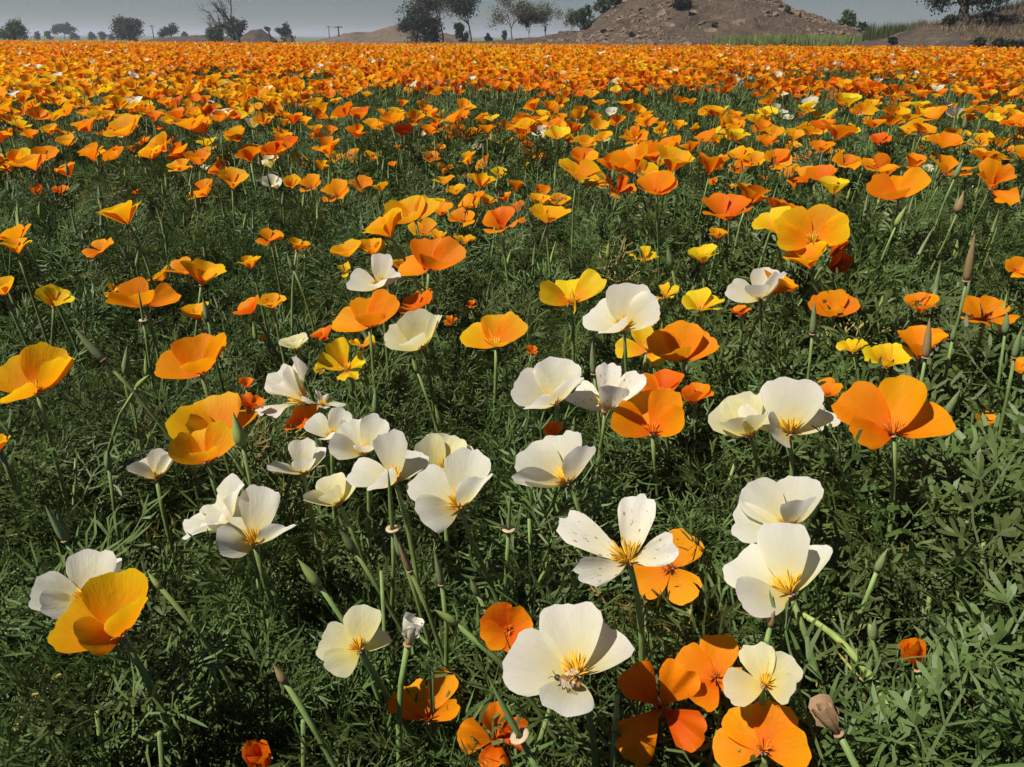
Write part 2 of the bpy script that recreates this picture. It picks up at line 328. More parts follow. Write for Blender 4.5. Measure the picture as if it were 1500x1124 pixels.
for line in """
822,962 848,992 .35 734,960,b,44 832,874,b,42 904,911,b,41 825,1047,f,40
513,937 529,954 .35 533,882,b,42 464,936,b,44 567,920,b,40 478,985,f,40
1126,826 1161,876 .55 1066,814,b,38 1142,760,b,34 1199,786,b,30 1085,884,f,38
1134,736 1161,778 .55 1090,710,b,38 1180,693,b,40 1068,767,f,34 1178,726,F,34
905,786 923,828 1.0 817,757,b,20 940,719,b,25 992,800,f,22 845,849,f,22
1114,986 1122,1006 .35 1104,937,b,40 1169,962,b,40 1057,1011,f,42 1168,1012,f,38
1036,980 1051,995 .35 1058,924,b,44 988,957,b,42 1018,1034,f,40 1090,1005,f,40
1117,1082 1118,1102 .35 1070,1030,b,46 1145,1026,b,44 1192,1097,f,40 1037,1094,f,40
985,830 982,832 .3 1014,776,b,46 1016,884,f,44 926,862,f,46 934,806,b,40
624,1030 628,1058 .7 598,997,b,24 658,978,b,28 566,1025,f,22 672,1036,f,20
148,884 181,938 .55 172,832,b,44 74,914,b,40 190,880,F,42 112,938,f,38
104,846 132,884 .5 140,800,b,46 42,862,f,36 58,894,f,34 160,812,b,40
366,756 374,803 .6 316,738,b,34 384,708,b,32 426,764,F,32 316,799,f,34
222,680 230,704 .6 187,680,F,40 243,657,b,44 255,664,F,38 211,670,b,42
310,606 328,645 .5 312,574,b,48 244,613,b,42 356,593,b,42 276,628,f,42
300,648 304,680 .6 247,648,f,38 288,627,b,44 337,620,b,38 300,658,F,44
432,668 446,697 .6 391,680,F,36 443,641,b,34 467,650,b,38 446,672,F,40
478,716 499,741 .6 442,729,F,38 480,694,b,44 511,696,b,40 478,720,F,40
482,612 486,645 .6 505,598,b,38 451,612,b,36 474,640,F,36 512,628,f,34
526,634 534,668 .6 509,614,b,32 559,608,b,36 481,652,f,34 540,652,F,38
570,668 580,712 .55 571,629,b,30 508,687,b,34 546,702,F,38 617,658,b,36
650,662 651,692 .55 661,634,b,48 616,640,b,42 686,646,b,42 652,682,F,42
656,708 676,750 .6 603,694,b,36 694,654,b,36 614,757,f,36 708,690,F,38
799,671 835,712 .55 762,660,b,42 819,630,b,38 861,650,F,38 748,700,F,40
797,558 816,597 .55 820,521,b,46 752,556,b,44 772,590,F,38 845,550,F,42
886,570 886,606 .8 894,527,b,22 834,570,b,32 942,546,b,24 906,564,F,34
946,602 957,640 .5 928,574,b,40 988,570,b,36 896,606,f,38 1004,608,f,36
1152,596 1158,640 .5 1160,549,b,50 1094,582,b,42 1218,592,b,40 1130,634,f,40
1082,606 1101,643 .55 1046,594,b,44 1082,574,b,42 1064,614,F,38 1116,604,F,38
1314,600 1308,642 .45 1230,571,b,40 1327,547,b,36 1398,604,b,32 1248,636,f,32
998,500 1001,532 .5 952,488,b,42 1000,468,b,46 1046,490,b,40 984,512,F,44
944,506 948,516 .4 938,472,b,36 898,508,f,34 974,532,f,38 990,500,b,30
911,450 914,487 .5 860,450,b,44 928,411,b,50 964,438,f,40 890,480,F,42
1106,415 1115,442 .6 1063,420,b,38 1128,391,b,44 1106,416,F,40 1148,396,F,38
1222,443 1220,466 .5 1188,434,b,42 1220,422,b,48 1257,437,b,40 1220,452,F,46
837,423 838,447 .45 830,405,b,38 882,400,b,32 788,424,f,32 842,442,f,38
721,482 727,511 .5 732,457,b,48 677,482,b,40 765,462,b,38 730,500,F,46
606,483 620,514 .55 607,452,b,46 564,485,b,40 646,457,F,38 598,496,F,42
545,398 557,424 .6 561,369,b,32 508,408,b,38 580,394,b,30 552,413,F,36
630,371 628,399 .5 628,345,b,48 678,356,f,38 582,388,b,36 640,378,F,44
530,456 542,483 .55 538,432,b,44 577,427,b,40 486,467,b,36 544,458,F,44
592,308 610,324 .5 600,285,b,48 560,304,b,40 638,287,b,38 602,314,F,44
206,426 213,451 .5 186,408,b,40 262,424,b,34 152,434,F,34 206,428,F,42
278,516 297,553 .5 283,488,b,46 329,486,F,38 226,528,b,36 290,526,F,44
44,542 56,580 .5 76,502,b,46 100,520,F,38 -8,534,b,40 6,578,F,38
1188,332 1191,360 .45 1142,312,b,42 1222,299,b,46 1136,342,f,36 1246,326,f,38
1316,268 1316,294 .5 1271,262,b,40 1358,249,b,40 1326,254,b,44 1310,278,F,46
"""  .strip().split('\n'):
    f_ = line.split(); POSE[f_[0]] = (*[float(c) for c in f_[1].split(',')], float(f_[2]), [(float(a), float(b), c, float(d_)) for a, b, c, d_ in (q.split(',') for q in f_[3:])])
def stamens(seed, n=26, length=.24, thick=.011, spread=38):
    rs = np.random.RandomState(seed); mb = MB()
    for k in range(n):
        az = rs.rand() * 6.283; th = math.radians(8 + spread * rs.rand() ** .7); L = length * (.7 + .5 * rs.rand())
        dr = np.array((math.sin(th) * math.cos(az), math.sin(th) * math.sin(az), math.cos(th)))
        o = np.array((.03 * math.cos(az), .03 * math.sin(az), .03))
        P = [o, o + dr * L * .35, o + dr * L * .7 + np.array((0, 0, .01)), o + dr * L]
        mb.add(*tube(P, (thick * .4, thick, thick * .95, thick * .25), 4, False))
    return mb
def recep_mesh():
    V, Fc = lathe([(.026, -.17), (.035, -.10), (.055, -.04), (.095, -.012), (.098, .004), (.07, .012), (.03, .01)], 9)
    return mesh('receptacle', V, Fc, M['recep'])
RECEP = recep_mesh()

NAMES = {'O': 'orange_poppy', 'R': 'orange_poppy', 'G': 'golden_poppy', 'Y': 'yellow_poppy', 'W': 'white_poppy', 'P': 'white_poppy', 'S': 'white_poppy', 'B': 'withered_poppy'}
CATS = {'O': 'poppy', 'R': 'poppy', 'G': 'poppy', 'Y': 'poppy', 'W': 'poppy', 'P': 'poppy', 'S': 'poppy', 'B': 'withered flower'}
VARS = {}       # shared forms for the smaller flowers: form -> list of (petal meshes, stamen mesh, all vertices)
def shared(form, i):
    key = (form, i)
    if key not in VARS:
        ps = make_petals(900 + i * 17 + hash_form(form), form, 8, 6)
        VARS[key] = ([mesh('petal', V, Fc, M['O'], uv) for V, Fc, uv in ps], stamens(i, 10, .22, .016).mesh('stamens', M['stamO']), np.vstack([p[0] for p in ps]))
    return VARS[key]
def hash_form(f): return sum(ord(c) for c in f)

def stem_curve(base, axis, ground, n=9, reach=.07):
    h = base[2] - ground[2]
    return bez(base, base - axis * min(reach, h * .4), ground + np.array((0, 0, h * .45)), ground, n)

ALLFLOWERS = []; FLOG = []
def poppy(col, form, P, Rf, s, seed, label, group, hero, drift=None, unique=None):
    """A flower head at P (its base), frame Rf, petal length s, on a stem that reaches the ground."""
    axis = Rf[:, 2]; rs = np.random.RandomState(seed + 5)
    if drift is None: drift = rs.randn(2) * .02 - axis[:2] * .14
    g = np.array((P[0] + drift[0], P[1] + drift[1], 0.0))
    root = empty(NAMES[col], g); tag(root, label, CATS[col], group)
    m4 = mat4(Rf, s, P - g)
    if hero:
        for V, Fc, uv in unique:
            link('petal', mesh('petal', V, Fc, M[col], uv), root, None, m4)
        big = col in 'WPS'
        if form not in ('shut',):
            sm = stamens(seed, 46 if big else 30, .29 if big else .23, .0135, 44).mesh('stamens', M['stamY' if big or col in 'YG' else 'stamO'])
            link('stamen_cluster', sm, root, None, m4)
    else:
        pm, sm, _ = unique
        for me in pm: link('petal', me, root, M[col], m4)
        if form not in ('shut', 'tulip', 'vee'): link('stamen_cluster', sm, root, M['stamY' if col in 'WPSYG' else 'stamO'], m4)
    C = stem_curve(P - g - axis * .1 * s, axis, np.zeros(3), 10 if hero else 7)
    r0 = .0020 if hero else .0016
    V, Fc = tube(C, np.linspace(r0 * .85, r0 * 1.35, len(C)), 7 if hero else 5)
    st_ = link('stem', mesh('stem', V, Fc, M['stem']), root); link('receptacle', RECEP, st_, None, mat4(Rf, max(s * .8, .03), P - g))
    vv = np.vstack([u_[0] for u_ in unique]) if hero else unique[2]; cen = P + s * (Rf @ ((vv.max(0) + vv.min(0)) / 2))
    ALLFLOWERS.append((cen - np.array((0, 0, s * .4)), s)); FLOG.append((P, col, form, s, root, hero)); return root

def fit(Vl, Rf, x, y, w, D):
    """Scale and place a flower of unit size so that it is w pixels wide round (x, y) at depth D."""
    s = w * D / F / 1.7; P = at_depth(x, y, D)
    for _ in range(5):
        X, Y, _d = project(P + s * (Vl @ Rf.T))
        s *= w / (X.max() - X.min())
        X, Y, _d = project(P + s * (Vl @ Rf.T))
        P = P + at_depth(x, y, D) - at_depth((X.max() + X.min()) / 2, (Y.max() + Y.min()) / 2, D)
    return P, s

# x y width colour form lean-right lean-away [z=.. a=angles] | label
HERO = """
822 962 192 W open .05 -1.0 z=.40 a=175,108,40,-92 | big white poppy with a honey bee on its yellow stamens
513 937 106 P flat -.35 -.95 z=.375 a=160,80,10,-120 | small cream poppy with a dense orange-yellow centre, facing out above a split orange bloom
1126 826 160 W loose .10 -.5 z=.40 a=170,90,5,-80 | white poppy with an orange-yellow centre, lower of the overlapping pair above the cream one
1134 736 140 W loose .10 -.45 z=.395 a=165,75,-15,-105 | white poppy partly covered by the white bloom just below it
905 786 182 S wilt .0 -.35 z=.43 a=140,75,0,-150 | ageing white poppy with narrow curled petals and brown-speckled tips
1114 986 120 P flat .05 -1.0 z=.385 a=175,95,15,-90 | cream poppy wedged between two wide open orange poppies
1036 980 112 O flat -.15 -1.1 z=.360 a=150,75,-120,-20 | orange poppy open flat, tucked behind the cream bloom
1117 1082 162 O flat .05 -.8 z=.355 a=120,50,-20,195 | wide open orange poppy with smooth broad petals below the cream bloom
985 830 125 O open -.35 -.9 z=.355 a=100,20,200,-65 | orange poppy behind the ageing speckled white bloom
742 920 78 R open .1 -.7 z=.345 | orange poppy mostly hidden behind the white bloom that carries a bee
624 1030 118 O loose .0 -.7 z=.315 | orange poppy with split petals caught among green leaves
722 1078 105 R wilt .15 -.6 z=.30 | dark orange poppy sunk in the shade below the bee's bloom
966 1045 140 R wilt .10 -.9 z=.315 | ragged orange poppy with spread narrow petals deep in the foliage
148 884 150 G cup -.75 -.25 z=.40 | glowing golden poppy tilted over in front of a white one
104 846 130 W cup -.7 -.1 z=.39 | white poppy half hidden behind the tilted golden poppy
366 756 128 W open .15 -.6 z=.385 a=155,75,0,-115 | white poppy with long upright petals in front of a drooping white bloom
312 742 92 W wilt -.5 .15 z=.375 | drooping white poppy seen from its back, behind another white bloom
222 680 68 W vee .25 .0 z=.36 | white poppy seen side on behind a long leaning green stem
310 606 118 G bowl -.05 -.45 z=.395 | golden poppy cup overlapping another golden cup just below it
300 648 104 G vee .25 .0 z=.40 | golden poppy cup with yellow edges, the lower of an overlapping golden pair
368 588 42 R wilt .3 .1 z=.385 | crumpled orange poppy behind the overlapping golden pair
432 668 86 W vee .10 -.15 z=.385 | white poppy seen side on beside the main white cluster, with a pinkish tilted petal
478 716 78 P vee -.25 .0 z=.375 | pale yellowish cup poppy hanging below the white cluster
482 612 104 W loose -.1 -.15 z=.395 | white poppy at the back of the white cluster, partly overlapped
526 634 106 W vee .05 -.3 z=.40 | white poppy in the cluster with two broad upright petals
570 668 132 W loose -.1 -.25 z=.405 a=95,185,10,-100 | white poppy in the cluster with one tall upright petal above a thin pod
650 662 86 P cup .05 -.75 z=.385 | pale poppy in the cluster with a bright orange centre inside a round cup
656 708 132 W open .10 -.55 z=.40 a=140,65,-10,-130 | white poppy in the cluster opening towards a long orange-yellow stamen brush
799 671 134 W bowl -.15 -.4 z=.395 | white cup poppy standing alone with yellow stamens showing
797 558 108 W cup -.25 -.30 z=.405 | white cup poppy overlapping a speckled white bloom
886 570 116 S wilt .15 -.1 z=.40 | white poppy with brown specks and folded petals beside a round white cup
946 602 122 O cup .05 -.45 z=.385 | orange cup poppy with a shaded petal standing up behind it
968 562 70 R bowl .0 -.2 z=.385 | dark orange poppy behind an orange cup
1022 575 48 R loose .1 -.2 z=.36 | small orange poppy screened by fine leaves
1152 596 138 W bowl .05 -.62 z=.405 | round white poppy with a greenish yellow centre beside the largest orange poppy
1082 606 84 P cup -.25 -.3 z=.395 | pale poppy cup tucked behind the round white poppy
1314 600 178 O open .0 -.55 z=.425 a=155,88,15,-120 | largest orange poppy, wide open on a tall stem
1212 568 46 O open -.2 -.2 z=.375 | small orange poppy between the round white bloom and the largest orange one
998 500 98 O cup .10 -.35 z=.40 | orange cup poppy covering part of a yellow bloom
944 506 96 Y open -.1 -.55 z=.39 | yellow poppy with an orange heart below a white cup
911 450 104 W bowl .05 -.5 z=.435 | white cup poppy with a yellow centre above a yellow bloom
1106 415 86 W vee .20 -.15 z=.42 | white poppy seen side on in front of an orange petal
1144 411 52 O cup .45 -.05 z=.41 | orange poppy peeping out behind a white side-on bloom
1222 443 69 O bowl .0 -.15 z=.40 | orange cup poppy on its own stem beside the white side-on bloom
837 423 95 Y open .15 -.40 z=.41 | yellow poppy with wavy petals beside a white cup
721 482 89 G bowl .10 -.3 z=.40 | golden cup poppy standing alone in open foliage
606 483 83 P cup .10 -.15 z=.405 | cream cup poppy beside a golden one
545 398 72 W loose .10 -.1 z=.425 a=170,80,-10,-120 | white poppy with one upright petal in front of orange cups
630 371 112 O bowl .05 -.35 z=.425 | broad orange cup poppy above a white bloom
530 456 94 O vee .20 -.15 z=.41 | orange poppy seen side on below a white bloom
592 308 84 G bowl .15 -.2 z=.45 | golden cup poppy on top of the golden clump
560 326 60 G vee -.45 .0 z=.445 | golden poppy leaning away at the side of the golden clump
206 426 112 O open .10 -.2 z=.41 | orange poppy with spread petals among thin leaves
278 516 108 O bowl .10 -.2 z=.415 | orange cup poppy with a notched rim on a bare stretch of leaves
44 542 112 G cup -.35 -.1 z=.43 | golden poppy cup beside a tall green pod
174 311 66 G vee -.35 .15 z=.42 | golden poppy leaning over on a long curved stem above the dark gap
143 363 48 O open .10 -.5 z=.375 | small orange poppy facing out over the dark gap in the leaves
298 398 68 G vee .25 .05 z=.405 | golden poppy seen side on beside a smaller orange one at the dark gap
268 389 50 O open .05 -.35 z=.395 | small orange poppy touching a golden side-on bloom
395 347 42 O open .2 -.55 z=.40 | small round orange poppy facing out beyond the dark gap
437 357 36 G vee .3 .0 z=.40 | small golden poppy on a thin stem beyond the dark gap
365 384 36 G vee .05 -.1 z=.39 | small golden cup on a straight stem inside the dark gap
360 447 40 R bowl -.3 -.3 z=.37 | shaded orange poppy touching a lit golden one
398 440 44 G bowl .15 -.15 z=.385 | lit golden poppy touching a shaded orange one
22 360 50 G vee .15 -.1 z=.425 | golden poppy in front of an orange one at the field's leafy edge
18 340 56 O bowl -.2 -.1 z=.425 | orange poppy behind a golden one at the field's leafy edge
-4 418 50 G cup .1 -.1 z=.42 | golden poppy cup below the golden and orange pair at the leafy edge
80 433 60 Y loose .3 -.1 z=.38 | tattered yellow poppy lying among thin leaves
-6 650 44 G vee .2 -.1 z=.385 | golden poppy low beside broad bluish leaves, past the golden cup
430 500 44 P vee .1 -.2 z=.365 | small cream cup above the white cluster
285 456 42 G vee .0 .0 z=.365 | golden poppy low in the leaves behind a notched orange cup
506 363 46 G bowl .05 -.2 z=.41 | golden poppy with two stacked petals beside a twin golden bloom
543 361 42 G vee .15 -.15 z=.41 | golden poppy beside a bloom with two stacked petals
738 322 64 R loose .15 -.25 z=.43 a=150,80,-15,-120 | red-orange poppy with four separate petals
806 312 62 G bowl .2 -.15 z=.43 | golden poppy beside the red-orange one with separate petals
1188 332 112 G open .10 -.38 z=.455 a=160,65,-150,-40 | broad golden poppy standing above two folded blooms
1180 372 66 G vee -.1 .0 z=.42 | golden bloom tucked under the broad golden poppy
1230 384 42 R shut .9 -.1 z=.40 | closed red-orange poppy lying on its side
1229 360 28 R shut .5 -.3 z=.40 | closed red-orange poppy folded over a smaller gap
1130 321 58 Y vee -.15 -.1 z=.445 | yellow poppy overlapped by the broad golden one
1147 302 46 R cup .3 .0 z=.445 | orange poppy behind a yellow one and the broad golden bloom
1066 302 78 R bowl .05 -.2 z=.435 | deep red-orange poppy with shaded outer petals
1104 283 54 O vee .3 .0 z=.435 | orange poppy leaning behind a deep red-orange bloom
1316 268 88 O vee .15 .0 z=.465 | wide orange poppy with a wavy rim on the crest of the leaves
1222 271 46 Y cup .05 -.1 z=.45 | bright yellow cup against a red-orange petal
1203 253 48 R bowl -.1 -.35 z=.45 | red-orange poppy behind a bright yellow cup
1030 438 64 Y open .1 -.35 z=.39 | yellow poppy with orange streaks beside a white side-on bloom
1030 371 46 Y vee .05 .0 z=.405 | small yellow poppy above leaves beside an orange shaded petal
1053 341 30 G vee .2 .0 z=.415 | little golden poppy above a small yellow one
972 428 46 Y wilt .1 -.2 z=.39 | tattered yellow poppy behind a white cup
944 372 46 Y wilt .25 -.1 z=.385 | torn yellow poppy screened by dark fine leaves
1350 443 52 O vee .0 -.1 z=.385 | orange cup poppy behind thin leaves near a brown pod
1450 456 90 O open .0 -.35 z=.40 | low orange poppy behind a fringe of leaves
1492 392 40 O open -.1 -.7 z=.415 | orange poppy facing out beyond a tall brown pod with a pink rim
1300 520 76 Y loose .2 -.3 z=.385 a=100,20,190,-70 | yellow poppy with one tall petal beside a brown pod
1352 500 76 O vee .15 -.05 z=.40 | orange poppy bowl behind a brown pod
1248 506 48 Y wilt -.2 -.1 z=.375 | yellow poppy striped by thin leaf shadows
1497 535 42 G cup .0 -.1 z=.40 | golden poppy behind a slim green pod
412 567 78 W wilt -.6 -.1 z=.38 | collapsed white poppy lying sideways above the cluster
474 586 66 W wilt .5 .0 z=.385 | withering white poppy with a twisted upright petal above orange petals
442 612 58 R open -.1 -.3 z=.36 | orange poppy under withering white petals
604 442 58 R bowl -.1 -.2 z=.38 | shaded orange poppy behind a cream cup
500 526 72 Y wilt .0 -.5 z=.34 | ragged yellow poppy low in the leaves behind the white cluster
530 500 40 G wilt .2 -.3 z=.345 | ragged golden poppy low in the leaves
1336 957 42 R shut -.1 .2 z=.33 | folded orange poppy hanging among bluish leaves
1415 746 56 R wilt .1 -.4 z=.30 | torn orange poppy low among broad bluish leaves
1446 614 36 O loose .1 -.4 z=.345 | small orange poppy glimpsed between leaves near the largest orange one
1402 742 30 R wilt .4 -.4 z=.29 | scrap of an orange bloom low among broad bluish leaves
1207 1046 46 B shut -.5 .5 z=.37 | withered brown flower on a thick green stem
605 920 34 S shut .25 .1 z=.36 | shrivelled white bloom above a horizontal green bud
376 1110 44 R shut .05 .0 z=.29 | closed orange poppy low in the shade
810 628 30 R bowl -.1 -.2 z=.36 | sliver of an orange poppy behind a white cup
1085 455 34 R loose .0 -.2 z=.37 | small deep orange poppy below the white side-on bloom
"""
# smaller flowers of the middle distance: x y width colour form
MID = """
12 193 20 O vee;30 190 18 O vee;43 196 30 O vee;70 189 28 G cup;122 182 38 O vee;178 184 54 G bowl;150 192 25 R bowl;55 166 38 O bowl;93 161 32 G bowl;122 165 26 O bowl
155 169 28 G vee;232 187 20 O loose;275 179 48 O bowl;260 165 32 R bowl;225 170 28 R vee;228 211 34 G vee;258 221 34 O vee;250 205 22 R bowl;45 237 46 O vee;10 244 26 O vee
70 223 22 O cup;92 248 36 O vee;132 222 40 O loose;160 223 28 R cup;193 218 20 O vee;53 279 20 R tulip;88 278 30 R vee;200 280 18 R loose;263 242 40 G open;292 277 38 O open
342 260 46 G vee;398 266 30 W vee;394 240 18 P vee;427 265 28 G vee;453 268 34 O open;490 279 42 O open;528 270 36 O open;556 273 26 G vee;428 173 32 R vee;370 180 28 P cup
342 193 32 O bowl;363 226 38 O vee;318 246 28 O vee;464 199 24 O vee;485 190 22 O vee;477 213 42 O vee;487 229 32 G open;512 228 28 O vee;470 242 26 G vee;545 228 26 G vee
522 191 34 O vee;590 190 34 R vee;420 208 34 R bowl;412 219 18 O vee;490 171 18 Y vee;525 165 30 R bowl;575 172 38 O bowl;500 160 32 O bowl;320 170 34 O bowl;340 168 28 R bowl
630 190 28 O vee;620 197 10 W vee;660 200 18 O bowl;680 195 22 O bowl;628 213 18 G vee;632 229 28 O vee;645 216 18 O vee;698 213 16 W open;683 231 28 G vee;706 237 20 O vee
705 188 20 O vee;720 201 18 G vee;740 208 24 G vee;750 190 24 O vee;775 224 22 O vee;770 242 16 G vee;652 246 28 O vee;650 263 34 G open;667 277 30 G bowl;685 258 18 R loose
706 264 42 G vee;730 253 26 Y vee;757 272 28 O vee;690 293 40 O vee;716 291 28 G vee;738 288 22 O vee;676 318 40 O open;640 297 34 G bowl;645 306 38 O bowl;620 332 46 G open
790 292 36 G vee;758 302 22 R loose;590 388 40 G vee;680 350 34 G loose;640 345 30 G vee;816 194 40 Y open;885 203 18 P vee;850 248 64 G open;856 230 42 O vee;893 236 40 O vee
922 230 56 O loose;955 222 40 O vee;990 232 58 G vee;1010 214 32 O vee;1046 238 48 O loose;945 247 42 G open;962 268 62 O bowl;910 276 48 R wilt;932 196 36 R wilt;1033 198 34 O bowl
1046 209 20 G vee;1073 200 24 O vee;795 280 24 O vee;818 292 38 G bowl;968 192 22 Y vee;1084 244 34 O bowl;1045 266 20 O vee;1072 275 26 G vee;880 258 36 G vee;862 268 30 Y loose
1076 200 28 O open;1125 206 34 O vee;1142 193 22 G open;1148 163 14 W open;1155 171 17 W open;1172 167 18 O vee;1240 157 18 Y bowl;1255 163 22 O vee;1258 169 14 W flat;1206 183 40 R bowl
1230 190 56 O vee;1190 201 22 Y vee;1205 214 40 O bowl;1160 213 30 G bowl;1140 233 42 O open;1104 232 34 G open;1176 229 28 O vee;1156 250 32 G open;1174 260 42 O loose;1240 236 44 O open
1268 236 40 O open;1284 238 44 O open;1340 236 36 O vee;1396 241 70 O open;1386 205 52 O bowl;1405 214 30 O vee;1350 217 14 R vee;1462 266 64 O wilt;1442 226 46 O vee;1478 219 26 O vee
1330 191 28 G open;1355 188 34 O bowl;1305 176 34 O bowl;1281 181 36 O bowl;1370 166 38 O bowl;1395 168 16 Y cup;1440 160 34 O bowl;1456 171 28 Y open;1482 176 38 O bowl;1290 203 34 R vee
1492 233 24 O vee;1420 172 24 G vee;1490 200 22 O bowl;1360 246 18 W flat;1410 195 26 G bowl;1300 250 38 O vee;1180 190 24 R loose;1108 190 18 O vee;1018 186 16 G vee;900 178 24 O bowl
505 395 22 Y wilt;620 430 30 R vee;470 488 34 R vee;660 470 20 R wilt;780 512 18 R wilt;690 445 18 R wilt;955 468 24 G wilt;1075 430 22 R wilt;1245 525 20 Y wilt;470 540 22 Y wilt
385 494 16 G wilt;360 560 24 R loose;1170 510 14 R wilt;1090 600 20 R wilt;230 400 30 G bowl;165 425 28 G wilt;320 268 16 W loose;300 245 16 W loose;1120 260 14 R loose;575 240 14 O vee
"""
MIDLAB = {'O': 'orange poppy in the crowded belt where flowers begin to close over the leaves', 'R': 'deep red-orange poppy in the crowded belt where flowers begin to close over the leaves',
          'G': 'golden poppy in the crowded belt where flowers begin to close over the leaves', 'Y': 'yellow poppy in the crowded belt where flowers begin to close over the leaves',
          'W': 'white poppy scattered among the crowded belt of orange ones', 'P': 'pale cream poppy scattered among the crowded belt of orange ones'}
LOWLAB = {'O': 'small orange poppy half buried in the leaves between larger blooms', 'R': 'small red-orange poppy half buried in the leaves between larger blooms',
          'G': 'small golden poppy half buried in the leaves between larger blooms', 'Y': 'small yellow poppy half buried in the leaves between larger blooms'}
GRP = {'O': 'orange poppies', 'R': 'red-orange poppies', 'G': 'golden poppies', 'Y': 'yellow poppies', 'W': 'white poppies', 'P': 'pale cream poppies'}

# ================================================================ the setting
def edge(x): return np.clip(25 - .30 * np.asarray(x, dtype=float), 19.5, 33)      # the flower field ends along this line
def ground_z(x, y):
    y = np.asarray(y, dtype=float)
    return -.55 * np.clip((y - 35) / 110, 0, 1)
def grid_mesh(name, xs, ys, zf, mat, smooth=True):
    X, Y = np.meshgrid(xs, ys); Z = zf(X, Y); nx, ny = len(xs), len(ys)
    V = np.stack((X, Y, Z), -1).reshape(-1, 3)
    Fc = [(j * nx + i, j * nx + i + 1, (j + 1) * nx + i + 1, (j + 1) * nx + i) for j in range(ny - 1) for i in range(nx - 1)]
    return mesh(name, V, Fc, mat, None, smooth)
def ground_mat():
    m, t = newmat('soil and dry grass'); L = t.links.new
    g = N(t, 'ShaderNodeNewGeometry'); sp = N(t, 'ShaderNodeSeparateXYZ'); L(g.outputs['Position'], sp.inputs[0])
    nz = N(t, 'ShaderNodeTexNoise'); nz.inputs['Scale'].default_value = 14; nz.inputs['Detail'].default_value = 8; L(g.outputs['Position'], nz.inputs['Vector'])
    soil = ramp(t, [(.3, (.045, .030, .018)), (.7, (.12, .080, .050))], nz.outputs[0])
    n2 = N(t, 'ShaderNodeTexNoise'); n2.inputs['Scale'].default_value = .12; n2.inputs['Detail'].default_value = 7; L(g.outputs['Position'], n2.inputs['Vector'])
    grass = ramp(t, [(.35, (.060, .085, .030)), (.55, (.085, .105, .040)), (.72, (.16, .13, .075))], n2.outputs[0])
    f = N(t, 'ShaderNodeMapRange'); L(sp.outputs[1], f.inputs[0]); f.inputs[1].default_value = 17; f.inputs[2].default_value = 30
    mx = N(t, 'ShaderNodeMix', data_type='RGBA'); L(f.outputs[0], mx.inputs[0]); L(soil, mx.inputs[6]); L(grass, mx.inputs[7])
    bp = N(t, 'ShaderNodeBump'); bp.inputs['Strength'].default_value = .8; bp.inputs['Distance'].default_value = .03; L(nz.outputs[0], bp.inputs['Height'])
    p = N(t, 'ShaderNodeBsdfPrincipled'); p.inputs['Roughness'].default_value = .95; L(mx.outputs[2], p.inputs['Base Color']); L(bp.outputs[0], p.inputs['Normal'])
    o = N(t, 'ShaderNodeOutputMaterial'); L(p.outputs[0], o.inputs[0]); return m
xs = np.concatenate((-np.geomspace(2500, 30, 22), np.linspace(-26, 26, 40), np.geomspace(30, 2500, 22)))
ys = np.concatenate((np.linspace(-40, 26, 46), np.geomspace(28, 4000, 50)))
tag(link('ground', grid_mesh('ground', xs, ys, lambda X, Y: ground_z(X, Y) + np.where(Y < 40, .015 * (fbm(X, Y, 1.5) - .5), 0), ground_mat())),
    'dark soil under the poppies and dry green land beyond the field', 'ground', kind='structure')

def rock_mat(name, a, b, c, scale):
    m, t = newmat(name); L = t.links.new
    tc = N(t, 'ShaderNodeTexCoord'); oi = N(t, 'ShaderNodeObjectInfo')
    n1 = N(t, 'ShaderNodeTexNoise'); n1.inputs['Scale'].default_value = scale; n1.inputs['Detail'].default_value = 8; n1.inputs['Roughness'].default_value = .65; L(tc.outputs['Object'], n1.inputs['Vector'])
    n2 = N(t, 'ShaderNodeTexNoise'); n2.inputs['Scale'].default_value = scale * 5; n2.inputs['Detail'].default_value = 6; L(tc.outputs['Object'], n2.inputs['Vector'])
    c1 = ramp(t, [(.33, a), (.5, b), (.68, c)], n1.outputs[0])
    v = N(t, 'ShaderNodeMapRange'); L(n2.outputs[0], v.inputs[0]); v.inputs[1].default_value = .3; v.inputs[2].default_value = .7; v.inputs[3].default_value = .55; v.inputs[4].default_value = 1.35
    hsv = N(t, 'ShaderNodeHueSaturation'); L(c1, hsv.inputs['Color']); L(v.outputs[0], hsv.inputs['Value'])
    bp = N(t, 'ShaderNodeBump'); bp.inputs['Strength'].default_value = .9; bp.inputs['Distance'].default_value = .15; L(n2.outputs[0], bp.inputs['Height'])
    p = N(t, 'ShaderNodeBsdfPrincipled'); p.inputs['Roughness'].default_value = .95; L(hsv.outputs[0], p.inputs['Base Color']); L(bp.outputs[0], p.inputs['Normal'])
    o = N(t, 'ShaderNodeOutputMaterial'); L(p.outputs[0], o.inputs[0]); return m
M['hill'] = rock_mat('stony earth', (.024, .015, .008), (.060, .037, .021), (.044, .037, .016), .5)
M['bank'] = rock_mat('dry earth bank', (.024, .016, .010), (.056, .038, .022), (.056, .044, .020), .6)
M['red'] = rock_mat('reddish earth', (.055, .036, .022), (.105, .070, .043), (.075, .070, .034), .3)
M['stone'] = rock_mat('stone', (.075, .052, .033), (.145, .100, .062), (.21, .152, .10), .8)

